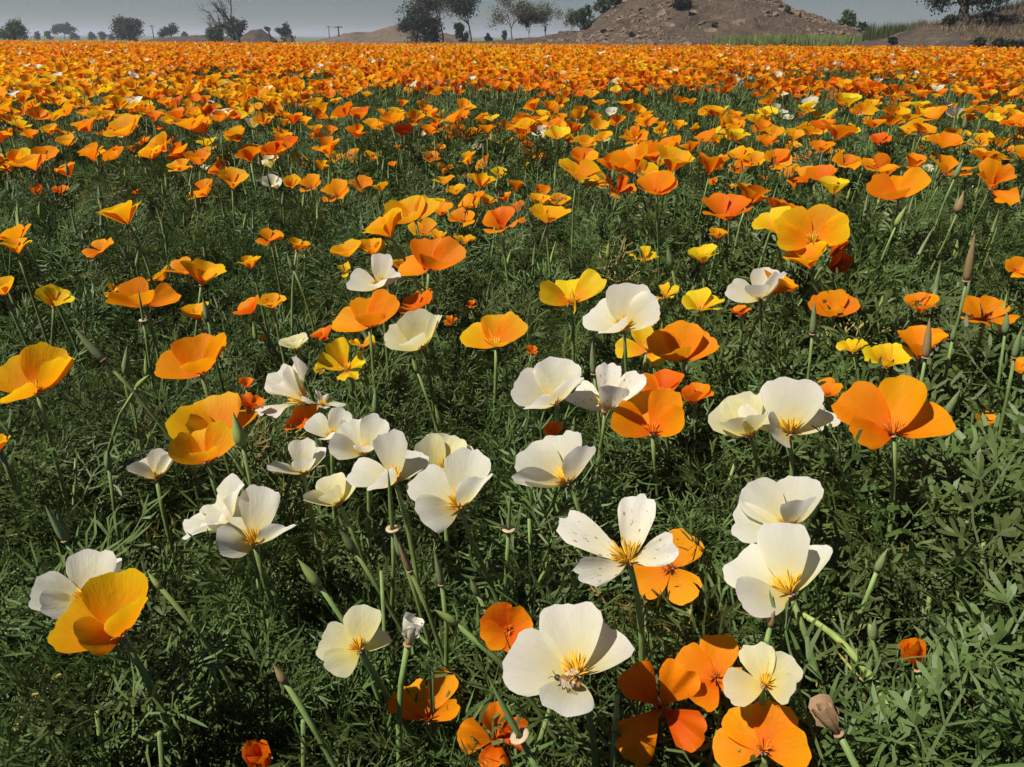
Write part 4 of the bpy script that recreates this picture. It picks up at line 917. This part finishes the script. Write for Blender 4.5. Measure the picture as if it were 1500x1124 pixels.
# ================================================================ poppies
def zfit(x, y, w, S, lo, hi):
    D = F * S / w; z = at_depth(x, y, D)[2]
    zz = min(max(z, lo), hi)
    if zz != z:
        r = ray(x, y); D = (zz - CAM[2]) / r[2]
    return D
seed = 1000; HEROES = {}
for line in HERO.strip().split('\n'):
    left, label = [a.strip() for a in line.split('|')]
    f = left.split(); x, y, w = (float(a) for a in f[:3]); col, form = f[3], f[4]; lx, ly = float(f[5]), float(f[6])
    opt = dict(a.split('=') for a in f[7:]); seed += 1
    ang = [float(a) for a in opt['a'].split(',')] if 'a' in opt else None
    ly = ly * (.6 if 'a=' not in left else 1.0) if form != 'flat' and -.7 < ly < 0 else ly; Rm = frame((lx, ly, 1.0)); big = w > 60
    if ang is None:
        ro = np.random.RandomState(seed).rand() * 90; rr = np.random.RandomState(seed + 1).randn(4) * 7; ang = [ro + 90 * k + rr[k] for k in range(4)]
    r = ray(x, y); z = float(opt.get('z', .40)); D = (z - CAM[2]) / r[2]; key = f[0] + ',' + f[1]
    if key in POSE:
        P, Rm, s, ps = posed(key, z - .025, seed)
    else:
        if lx < .25 and form != 'flat': Rm = frame((lx - .2, ly, 1.0))
        ps = make_petals(seed, form, 15 if big else 9, 11 if big else 7, ang)
        Sm = w * D / F
        if Sm > .088: D *= .088 / Sm
        P, s = fit(np.vstack([p[0] for p in ps]), Rm, x, y, w, D)
    o = poppy(col, form, P, Rm, s, seed, label, 'poppies standing out in the foreground', True, unique=ps); HEROES[label] = (P, Rm, s, o)
for item in MID.replace('\n', ';').split(';'):
    if not item.strip(): continue
    f = item.split(); x, y, w = (float(a) for a in f[:3]); col, form = f[3], f[4]; seed += 1
    rs = np.random.RandomState(seed); low = y > 385
    Rm = frame((-.15 + .25 * rs.randn(), -.12 + .18 * rs.randn() - (.3 if form in ('open', 'flat', 'wilt') else 0), 1.0))
    c, s_ = math.cos(rs.rand() * 6.28), 0; a = rs.rand() * 6.28
    Rm = Rm @ np.array(((math.cos(a), -math.sin(a), 0), (math.sin(a), math.cos(a), 0), (0, 0, 1)))
    un = shared(form, rs.randint(4))
    D = zfit(x, y, w, .062, .31 if low else .355, .37 if low else .475)
    P, s = fit(un[2], Rm, x, y, w, D)
    lab = (LOWLAB if low else MIDLAB)[col]
    poppy(col, form, P, Rm, s, seed, lab, GRP[col] + (' half buried in the leaves' if low else ' of the crowded belt'), False, unique=un)

# leaves give way round the flower heads, and part in front of the low ones
keep = np.ones(len(Pn), bool); dirn = np.stack((-np.sin(Rn[:, 2]) * np.cos(Rn[:, 0]), np.cos(Rn[:, 2]) * np.cos(Rn[:, 0]), np.sin(Rn[:, 0])), -1)
LX, LY, LD = project(Pn + dirn * (.06 * Sn)[:, None]); rk = np.random.RandomState(9).rand(len(Pn))
for (Pc, s_), nm in zip(ALLFLOWERS, range(len(ALLFLOWERS))):
    hx, hy, hd = project(Pc + np.array((0, 0, s_ * .4)))
    if hd > 3.5: continue
    near = np.linalg.norm(Pn[:, :2] - Pc[:2], axis=1) < .25
    for t in (0, .05, .10):
        keep &= ~(near & (np.linalg.norm(Pn + dirn * (t * Sn)[:, None] - (Pc + np.array((0, 0, s_ * .5))), axis=1) < s_ * 1.0))
    px = s_ * .85 * F / hd
    keep &= ~((np.hypot(LX - hx, LY - hy) < px * 1.15) & (LD < hd + .02) & (rk < .86))
scatter('poppy_foliage', PROTO['leaf_forms'], Pn[keep], Rn[keep], Sn[keep], In[keep], 'thick mass of finely cut grey-green poppy leaves filling the foreground', 'foliage')

# plants of the foreground whose leaves can be told apart
PLANTS = [(1395, 860, 'B'), (1330, 1000, 'B'), (1440, 1000, 'B'), (1260, 780, 'B'), (1400, 720, 'B'), (1220, 1090, 'B'), (860, 1100, 'F'), (640, 960, 'F'), (300, 930, 'B'), (420, 1050, 'F'), (120, 1010, 'F'),
          (60, 700, 'B'), (560, 860, 'F'), (700, 800, 'F'), (980, 930, 'F'), (1060, 680, 'F'), (780, 760, 'F'), (200, 1090, 'F'), (1470, 800, 'B'), (1340, 690, 'B'), (30, 900, 'F'), (760, 1010, 'F'), (1480, 1080, 'B'), (330, 840, 'F')]
PWHERE = ['below the torn orange bloom', 'beside the folded hanging orange bloom', 'next to the folded orange bloom', 'beside the plump green bud', 'under the largest orange poppy', 'beside the withered brown flower', 'between the bee bloom and the wide orange one', 'beside the shrivelled white bloom', 'behind the small brownish pod', 'in front of the short brownish pod', 'below the glowing golden poppy', 'beside the narrow green pod', 'below the white cluster and its pods', 'under the opening white bloom with long stamens', 'below the ageing speckled bloom', 'under the round white poppy', 'below the lone white cup', 'in the deep shade below the golden poppy', 'past the torn orange bloom', 'between the largest orange poppy and the torn one', 'beside the half hidden white poppy', 'beside the long thin pod', 'past the thick forking stem', 'below the long-petalled white poppy']
PLAB = {'B': 'flowerless poppy plant with broad bluish-green leaves', 'F': 'flowerless poppy plant with thread-like leaves'}
HEADS = []
for Pc, s_ in ALLFLOWERS:
    hx, hy, hd = project(Pc + np.array((0, 0, s_ * .4)))
    if hd < 1.5: HEADS.append((hx, hy, hd, s_ * .9 * F / hd))
for i, (x, y, k) in enumerate(PLANTS):
    rs = np.random.RandomState(600 + i); p = at_z(x, y, .335); h = .335
    root = empty('poppy_plant', (p[0], p[1], 0)); tag(root, PLAB[k] + ' ' + PWHERE[i], 'plant', 'broad-leaved poppy plants' if k == 'B' else 'fine-leaved poppy plants')
    C = bez(np.zeros(3), np.array((0, 0, .1)), np.array((.02 * rs.randn(), .02 * rs.randn(), .2)), np.array((.015 * rs.randn(), .015 * rs.randn(), h)), 8)
    link('stem', mesh('stem', *tube(C, np.linspace(.0028, .0014, 8), 6), M['stem']), root)
    for j in range(12):
        t = .45 + .55 * (j + .5) / 12; b = C[int(t * 7)]; az = j * 2.4 + rs.rand() * .5
        me = broad_meshes[rs.randint(5)] if k == 'B' else leaf_meshes[rs.randint(NLEAF)]
        e = Euler((math.radians(18 + 55 * t * rs.rand()), .35 * rs.randn(), az)).to_matrix()
        sc_ = .75 + .35 * rs.rand(); tipw = np.array((p[0], p[1], 0)) + b + np.array(e) @ np.array((0, .10, .015)) * sc_; midw = np.array((p[0], p[1], 0)) + b + np.array(e) @ np.array((0, .06, .02)) * sc_
        if any(np.linalg.norm(tipw - (Pc + (0, 0, s_ * .5))) < s_ * 1.3 or np.linalg.norm(midw - (Pc + (0, 0, s_ * .5))) < s_ * 1.3 for Pc, s_ in ALLFLOWERS): continue
        tx, ty, td = project(np.stack((tipw, midw)))
        if any(np.any((np.hypot(tx - hx, ty - hy) < hr) & (td < hd)) for hx, hy, hd, hr in HEADS): continue
        link('leaf', me, root, M['leafL'], mat4(np.array(e), sc_, b))

# slim stems, young buds and dry stalks rising out of the leaves
sp = []
for i in range(9):
    r2 = np.random.RandomState(i); mb = MB(); b1, b2 = r2.randn(2) * .05
    C = bez(np.zeros(3), np.array((0, 0, .35)), np.array((b1, b2, .7)), np.array((b1 * 2.2, b2 * 2.2, 1.0)), 6)
    mb.add(*tube(C, np.linspace(.0052, .0034, 6), 5, False), None, 0)
    if i < 6:
        V, Fc = lathe([(.004, 0), (.012, .012), (.015, .035), (.009, .075), (.002, .11)] if i % 2 else [(.004, 0), (.014, .002), (.009, .01), (.010, .05), (.006, .10), (.001, .15)], 7); mb.add(V * (.8, .8, .8) + C[-1], Fc, None, 1)
    sp.append(pobj('shoot_%02d' % i, mb.mesh('shoot', [M['stem'] if i < 7 else M['straw'], M['podG'] if i % 3 else M['budL']])))
protos('shoot_forms', sp)
r2 = np.random.RandomState(31); q = np.vstack((spread(70, .55, 1.2, r2), spread(120, 1.2, 3.2, r2), spread(60, 3.2, 6.5, r2))); c = canopy(q[:, 0], q[:, 1])
qp = np.stack((q[:, 0], q[:, 1], c + .05), -1); qx, qy, qd = project(qp)
ok = np.array([np.min([1e9] + [np.hypot(a - hx, b - hy) - hr * 1.1 for hx, hy, hd, hr in HEADS if d < hd + .05]) > 0 for a, b, d in zip(qx, qy, qd)]); q = q[ok]; c = c[ok]; n = len(q)
scatter('poppy_shoots', PROTO['shoot_forms'], np.stack((q[:, 0], q[:, 1], 0 * c), -1), np.stack((.16 * r2.randn(n), .16 * r2.randn(n), r2.rand(n) * 6.28), -1), c + .015 + .05 * r2.rand(n), np.where(r2.rand(n) < .9, r2.randint(0, 7, n), r2.randint(7, 9, n)), 'slim green shoots, small buds and dry stalks between the leaves', 'stems')

# the rest of the field: more single flowers where they are large enough, then the mass
rs = np.random.RandomState(5)
q = np.vstack((spread(125, 1.75, 4.5, rs, .80, .6), spread(205, 4.5, 8, rs, .80, .6), spread(255, 8, 33, rs, .80, .6)))
q = q[(q[:, 1] < edge(q[:, 0])) & (fbm(q[:, 0], q[:, 1], .9, 3) + .10 * rs.rand(len(q)) > np.where(q[:, 1] < 4.5, .46, np.where(q[:, 1] < 8, .42, .36)))]
zq = .415 + .032 * rs.randn(len(q)) + .012 * (q[:, 1] > 8) + .05 * (fbm(q[:, 0], q[:, 1], .6, 2) - .4)
P3 = np.stack((q[:, 0], q[:, 1], zq), -1); X, Yp, Dp = project(P3)
MX = np.array([project(p)[0] for p, _s in ALLFLOWERS]); MY = np.array([project(p)[1] for p, _s in ALLFLOWERS])
far = np.array([np.min(np.hypot((MX - a) * .8, MY - b)) > 13 for a, b in zip(X, Yp)])
keep = (Yp < 135) | ((Yp < 236) & far & (rs.rand(len(X)) < .8)) | (X < -60) | (X > 1560)
P3 = P3[keep]; X = X[keep]; Yp = Yp[keep]; Dp = Dp[keep]
order = np.argsort(Dp); P3 = P3[order]; X = X[order]; Yp = Yp[order]; Dp = Dp[order]
n = len(P3); tone = fbm(P3[:, 0], P3[:, 1], .7, 2) + .25 * rs.randn(n)
u = rs.rand(n)
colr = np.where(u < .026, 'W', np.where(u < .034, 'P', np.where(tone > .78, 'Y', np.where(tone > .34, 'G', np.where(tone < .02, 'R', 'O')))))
inview = (X > -30) & (X < 1530)
single = np.zeros(n, bool); single[np.where(inview)[0][:70]] = True
forms = ['vee', 'bowl', 'open', 'cup', 'vee', 'bowl']
for i in np.where(single)[0]:
    seed += 1; r2 = np.random.RandomState(seed); form = forms[r2.randint(6)]; un = shared(form, r2.randint(4))
    Rm = frame((-.15 + .25 * r2.randn(), -.1 + .22 * r2.randn(), 1.0)); col = str(colr[i])
    poppy(col, form, P3[i] - np.array((0, 0, .03)), Rm, .034 + .006 * r2.rand(), seed, MIDLAB[col], GRP[col] + ' of the crowded belt', False, unique=un)
def head(seed, form, col, nu, nv, stem=True):
    mb = MB(); 
    for V, Fc, uv in make_petals(seed, form, nu, nv): mb.add(V, Fc, uv, 0)
    V, Fc = tube([(0, 0, -4.2), (.15, .05, -2.2), (0, 0, 0)], (.045, .04, .035), 4, False); mb.add(V, Fc, None, 1)
    if nu > 4:
        V, Fc = lathe([(.03, -.12), (.09, -.01), (.03, .01)], 6); mb.add(V, Fc, None, 2)
    return mb.mesh('head', [M[col], M['stem'], M['recep']])
order_c = 'OOOOGGGYRRWP'; near_p = []; far_p = []
for i, c in enumerate(order_c):
    near_p.append(pobj('head_%02d' % i, head(3000 + i, ['vee', 'bowl', 'cup', 'open'][i % 4], c, 6, 5)))
    far_p.append(pobj('farhead_%02d' % i, head(3100 + i, ['vee', 'bowl', 'cup', 'open'][i % 4], c, 4, 3)))
cl = protos('head_forms', near_p + far_p)         # sorted by name: farhead_00.. then head_00..
names = sorted(o.name for o in cl.objects)
pick = {c: [k for k, ch in enumerate(order_c) if ch == c] for c in 'OGYRWP'}
rest = np.where(~single)[0]; idx = np.empty(len(rest), int)
for j, i in enumerate(rest):
    k = pick[colr[i]][rs.randint(len(pick[colr[i]]))]; idx[j] = names.index(('head_%02d' if Dp[i] < 7 else 'farhead_%02d') % k)
rot = np.stack((.22 + .25 * rs.randn(len(rest)), .12 + .25 * rs.randn(len(rest)), rs.rand(len(rest)) * 6.283), -1)
scatter('poppy_flowers', cl, P3[rest] - np.array((0, 0, .03)), rot, .034 + .011 * rs.rand(len(rest)), idx, 'sea of orange poppies running to the far edge of the field', 'poppies')

CN = {'O': 'orange', 'R': 'red-orange', 'G': 'golden', 'Y': 'yellow', 'W': 'white', 'P': 'pale cream', 'S': 'white', 'B': 'brown'}
FW = {'vee': 'seen side on', 'cup': 'cupped', 'bowl': 'bowl-shaped', 'open': 'wide open', 'loose': 'with loose petals', 'wilt': 'with ragged petals', 'tulip': 'half closed', 'flat': 'opened flat', 'shut': 'closed'}
FX = np.array([project(f[0])[0] for f in FLOG]); FY = np.array([project(f[0])[1] for f in FLOG])
for k, (P_, col, form, s_, o_, hero_) in enumerate(FLOG):
    if hero_: continue
    d_ = np.hypot(FX - FX[k], FY - FY[k]); d_[k] = 1e9; nb = FLOG[int(np.argmin(d_))]; dist = d_.min(); wpx = 1.5 * s_ * F / project(P_)[2]
    sz_ = 'broad ' if wpx > 38 else ('small ' if wpx < 23 else '')
    rel = ('overlapping' if dist < wpx * .6 else 'beside') + ' ' + ('an ' if CN[nb[1]][0] == 'o' else 'a ') + CN[nb[1]] + ' one'
    low = 'half buried' in o_['group']
    o_['label'] = f"{sz_}{CN[col]} poppy {FW[form]}, {rel} " + ('down among the leaves' if low else 'where blooms crowd together')

# ---------------------------------------------------------------- pods, buds and bare stems
def pod_mesh(seed, kind):
    rs = np.random.RandomState(seed)
    if kind == 'bud':
        prof = [(.02, 0), (.10, .02), (.15, .16), (.16, .32), (.12, .56), (.06, .78), (.022, .92), (.004, 1.0)]
    elif kind == 'fat':
        prof = [(.03, 0), (.13, .02), (.19, .14), (.21, .26), (.17, .46), (.10, .68), (.05, .84), (.006, 1.0)]
    else:
        prof = [(.03, 0), (.085, .01), (.105, .12), (.112, .28), (.095, .50), (.062, .72), (.034, .88), (.006, 1.0)]
    V, Fc = lathe(prof, 12)
    a = np.arctan2(V[:, 1], V[:, 0]); rib = 1 + .07 * np.cos(5 * a); V[:, 0] *= rib; V[:, 1] *= rib
    V[:, 0] += .10 * (V[:, 2] ** 2) * rs.randn() * .5; V[:, 1] += .06 * (V[:, 2] ** 2) * rs.randn()
    return V, Fc
RINGV = lathe([(.05, -.02), (.16, -.005), (.19, .015), (.18, .04), (.12, .045), (.07, .03)], 12)
# x y(base) length kind material lean-right lean-away z | label
PODS = """
152 528 58 pod podG -.75 .0 .42 | tall green seed pod on a long leaning stem
160 688 36 bud podG .10 .0 .36 | bluish-green pointed bud beside a white side-on bloom
96 792 58 pod podG -.22 .0 .36 | narrow green pod standing in broad leaves
200 568 30 bud budL .95 .0 .375 | pale green bud nodding sideways on a hooked stem
355 652 50 fat budL -.12 .0 .395 | swollen cream-green bud behind the golden pair
1416 412 66 pod podB -.10 .0 .44 | tall brown pod with a pink rim
1356 524 56 pod podB -.10 .0 .415 | brown pod in front of an orange bowl
1486 524 44 pod podG -.12 .0 .42 | slim green pod with a pale rim
1472 490 34 bud podG -.15 .0 .40 | small green pod behind the slim green one
575 776 96 pod stem .00 .0 .36 | thin pod above a pale round rim under the white cluster
745 776 62 pod stem .02 .0 .36 | thin stalk with a pale rim under the lone white cup
601 836 50 pod podB -.35 .0 .365 | ribbed grey pod paired with a green one
590 816 44 bud podG -.25 .0 .36 | green pod overlapped by a ribbed grey one
647 856 54 pod podG -.12 .0 .365 | slim green pod with a rim below the opening white bloom
700 872 34 bud podG -.40 .0 .34 | small green bud leaning in fine leaves
468 858 52 bud budL -.55 .0 .365 | yellow-green bud leaning over below the white cluster
668 914 44 bud budL -.95 -.1 .365 | green bud lying nearly level beside a shrivelled bloom
520 808 44 bud podG -.45 .0 .35 | dull green bud under the pale hanging cup
236 862 30 bud budL -.60 .0 .36 | small light green bud beside the glowing golden poppy
418 1000 34 fat podB -.45 .1 .36 | short brownish pod on a bare curved stem
1284 838 40 bud podG .15 .0 .36 | plump green bud over broad leaves
1278 938 40 bud podG -.10 .0 .36 | green bud beside a thick branching stem
1128 918 30 fat podB .05 .0 .37 | stubby tan pod beneath the overlapping white pair
762 1080 112 pod stem -.45 .1 .38 | long thin pod above a large pale rim
870 548 48 pod podG -.15 .0 .37 | thin grey-green spike among leaves behind the speckled bloom
1187 758 40 fat podG .10 .0 .37 | green pod behind the overlapped white bloom
984 392 34 bud podG -.30 .0 .40 | small tan-green pod on a thin stem near a yellow bloom
1312 332 30 bud budL .25 .0 .42 | pale bud on a straight slanting stem
1398 262 28 bud podG .25 .0 .46 | green pod against a wide orange bloom
1402 312 30 fat podB .10 .0 .43 | dark brown pod on a leafless stem
1412 190 22 bud podG -.05 .0 .46 | slim pod sticking up out of the crowded belt
1272 578 26 bud podG .05 .0 .37 | dark green bud below the yellow bloom
612 546 26 bud budL -.3 .0 .36 | tiny bud poking out beneath the cream cup
240 342 22 pod podG .05 .0 .37 | thin pod standing over the dark gap
210 470 46 pod stem .05 .0 .38 | thin green spike with a pale rim beside the notched orange cup
305 470 34 bud podG .02 .0 .385 | greyish bud beside the orange bloom with spread petals
430 395 24 bud podG -.35 .0 .385 | small grey-green bud on a stem leaning over the dark gap
1190 490 46 pod podG -.08 .0 .40 | upright dark green pod behind the orange cup
1395 500 26 bud podG -.1 .0 .395 | short green pod above thin leaves
"""
for i, line in enumerate(PODS.strip().split('\n')):
    left, label = [a.strip() for a in line.split('|')]; f = left.split()
    x, y, ln = (float(a) for a in f[:3]); kind, mt = f[3], f[4]; lx, ly, z = (float(a) for a in f[5:8])
    P = at_z(x, y, z); D = project(P)[2]; ax = np.array((lx, ly, 1.0)); Rm = frame(ax)
    L = ln * D / F / math.sqrt(lx * lx + .85) * math.sqrt(lx * lx + ly * ly + 1)
    rs = np.random.RandomState(50 + i); drift = rs.randn(2) * .02 - Rm[:2, 2] * .13
    if i == 0: drift = np.array((.10, .02))
    g = np.array((P[0] + drift[0], P[1] + drift[1], 0))
    root = empty('flower_bud' if kind == 'bud' else 'seed_pod', g); tag(root, label, 'bud' if kind == 'bud' else 'seed pod', 'pods and buds among the leaves')
    thin = mt == 'stem'
    V, Fc = pod_mesh(i, kind)
    if thin: V[:, :2] *= .42
    wd = min(L * .85, .037)
    m = mat4(Rm @ np.diag((wd / L, wd / L, 1.0)), L, P - g)
    po_ = link('bud' if kind == 'bud' else 'pod', mesh('pod', V, Fc, M[mt]), root, None, m)
    if kind != 'bud': link('rim', mesh('rim', *RINGV, M['ring' if thin else 'recep']), po_, None, m.inverted() @ mat4(Rm, .026 if thin else min(.026, wd * .62), P - g))
    C = stem_curve(P - g, Rm[:, 2], np.zeros(3), 9, .09)
    link('stem', mesh('stem', *tube(C, np.linspace(.0014, .0024, 9), 6), M['stem']), root)
# thick branching stem by the white pair
a, b, c = at_z(1175, 900, .36), at_z(1285, 978, .345), at_z(1352, 1135, .30)
g = np.array((c[0] + .01, c[1] - .02, 0)); root = empty('branched_stem', g); tag(root, 'thick pale green stem forking below the white pair', 'stem')
C = bez(a - g, (a + b) / 2 - g + (0, 0, .004), b - g, c - g, 9); C = np.vstack((C, [(0, 0, .14), (0, 0, 0)]))
link('main_stem', mesh('stem', *tube(C, np.linspace(.0017, .0034, 11), 7), M['budL']), root)
d = at_z(1275, 915, .37); link('side_shoot', mesh('stem', *tube(bez(d - g, d - g - (0, 0, .01), b - g + (0, 0, .01), b - g, 6), .0014, 6), M['stem']), root)
e = Euler((.5, .2, 4.4)).to_matrix(); link('leaf', broad_meshes[1], root, M['leafL'], mat4(np.array(e), .6, b - g))

# ---------------------------------------------------------------- the bee
P, Rm, s, _o = HEROES['big white poppy with a honey bee on its yellow stamens']
M['beeb'] = plain_mat('bee hair', (.16, .085, .03), .8, .3, 0, 900); M['beed'] = plain_mat('bee dark', (.03, .02, .013), .45, .2, 0, 900)
def bee_mat():
    m, t = newmat('bee stripes'); L = t.links.new
    tc = N(t, 'ShaderNodeTexCoord'); wv = N(t, 'ShaderNodeTexWave'); wv.bands_direction = 'X'; wv.inputs['Scale'].default_value = 120; wv.inputs['Distortion'].default_value = .6
    L(tc.outputs['Object'], wv.inputs[0]); c = ramp(t, [(.4, (.025, .015, .01)), (.6, (.30, .15, .035))], wv.outputs[0])
    p = N(t, 'ShaderNodeBsdfPrincipled'); p.inputs['Roughness'].default_value = .45; L(c, p.inputs['Base Color']); o = N(t, 'ShaderNodeOutputMaterial'); L(p.outputs[0], o.inputs[0]); return m
M['bees'] = bee_mat()
def glassy():
    m, t = newmat('bee wing'); L = t.links.new
    p = N(t, 'ShaderNodeBsdfPrincipled'); p.inputs['Base Color'].default_value = (.5, .42, .3, 1); p.inputs['Roughness'].default_value = .3; p.inputs['Alpha'].default_value = .45
    o = N(t, 'ShaderNodeOutputMaterial'); L(p.outputs[0], o.inputs[0]); return m
M['wing'] = glassy()
bw = P + Rm[:, 2] * s * .18 + Rm[:, 0] * s * (-.10) + Rm[:, 1] * s * (-.20)
ax = Rm[:, 0] * .85 - Rm[:, 1] * .50; ax /= np.linalg.norm(ax); up = Rm[:, 2]; sd = np.cross(up, ax)
BM = np.stack((ax, sd, up), 1)                      # x towards the tail
bee = empty('honey_bee', bw); bee.matrix_basis = mat4(BM, 1, bw); tag(bee, 'brown striped honey bee on the stamens of the big white poppy', 'bee')
def bead(rx, prof, off):
    V, Fc = lathe(prof, 10); return np.stack((V[:, 2] + off, V[:, 0] * 1.0, V[:, 1] * .9), -1), Fc
V, Fc = bead(1, [(.0002, -.0075), (.0012, -.0072), (.0017, -.006), (.0012, -.0048), (.0010, -.0044), (.0020, -.0034), (.0023, -.0018), (.0018, -.0003), (.0008, .0003), (.0019, .0012), (.0024, .0030), (.0021, .0050), (.0012, .0068), (.0002, .0078)], 0)
fm = [0] * len(Fc); nseg = 10
for r_ in range(13):
    for j in range(10): fm[r_ * 10 + j] = 1 if r_ >= 8 else (2 if r_ < 4 else 0)
link('body', mesh('body', V, Fc, [M['beeb'], M['bees'], M['beed']], None, True, fm), bee)
for sg in (-1, 1):
    for ln, an in ((.0085, .42), (.0062, .75)):
        W_ = [(0, 0), (.3, .14), (.7, .20), (1, .10), (.98, -.04), (.6, -.10), (.2, -.06)]
        V = np.array([(a_ * ln * math.cos(an) - b_ * ln * math.sin(an), sg * (a_ * ln * math.sin(an) + b_ * ln * math.cos(an)), .0022 + .0012 * a_) for a_, b_ in W_]) + (-.0025, sg * .001, 0)
        link('wing', mesh('wing', V, [tuple(range(7))], M['wing'], None, False), bee)
    for k in range(3):
        x0 = -.0028 + .0012 * k
        C = np.array([(x0, sg * .0015, -.0008), (x0 - .001 + k * .0012, sg * .0036, -.0004), (x0 - .0015 + k * .0018, sg * .0048, -.0030)])
        link('leg', mesh('leg', *tube(C, (.00035, .0003, .0002), 5), M['beed']), bee)
    C = np.array([(-.0072, sg * .0006, .0006), (-.0088, sg * .0014, .0014), (-.0098, sg * .0026, .0008)])
    link('antenna', mesh('antenna', *tube(C, (.0002, .0002, .00015), 4), M['beed']), bee)

# ---------------------------------------------------------------- the hazy air
HZ = newmat('hazy air'); t = HZ[1]
pv = N(t, 'ShaderNodeVolumePrincipled'); pv.inputs['Color'].default_value = (.80, .87, .95, 1); pv.inputs['Density'].default_value = .0008; pv.inputs['Anisotropy'].default_value = .2
o = N(t, 'ShaderNodeOutputMaterial'); t.links.new(pv.outputs[0], o.inputs['Volume'])
x0, x1, y0, y1, z0, z1 = -2600, 2600, -60, 4100, -2.2, 16
V = [(x, y, z) for z in (z0, z1) for x, y in ((x0, y0), (x1, y0), (x1, y1), (x0, y1))]
tag(link('haze', mesh('haze', V, [(0, 3, 2, 1), (4, 5, 6, 7), (0, 1, 5, 4), (1, 2, 6, 5), (2, 3, 7, 6), (3, 0, 4, 7)], HZ[0], None, False)), 'thin pale haze greying the far trees', 'haze', kind='stuff')
SC.cycles.volume_bounces = 0
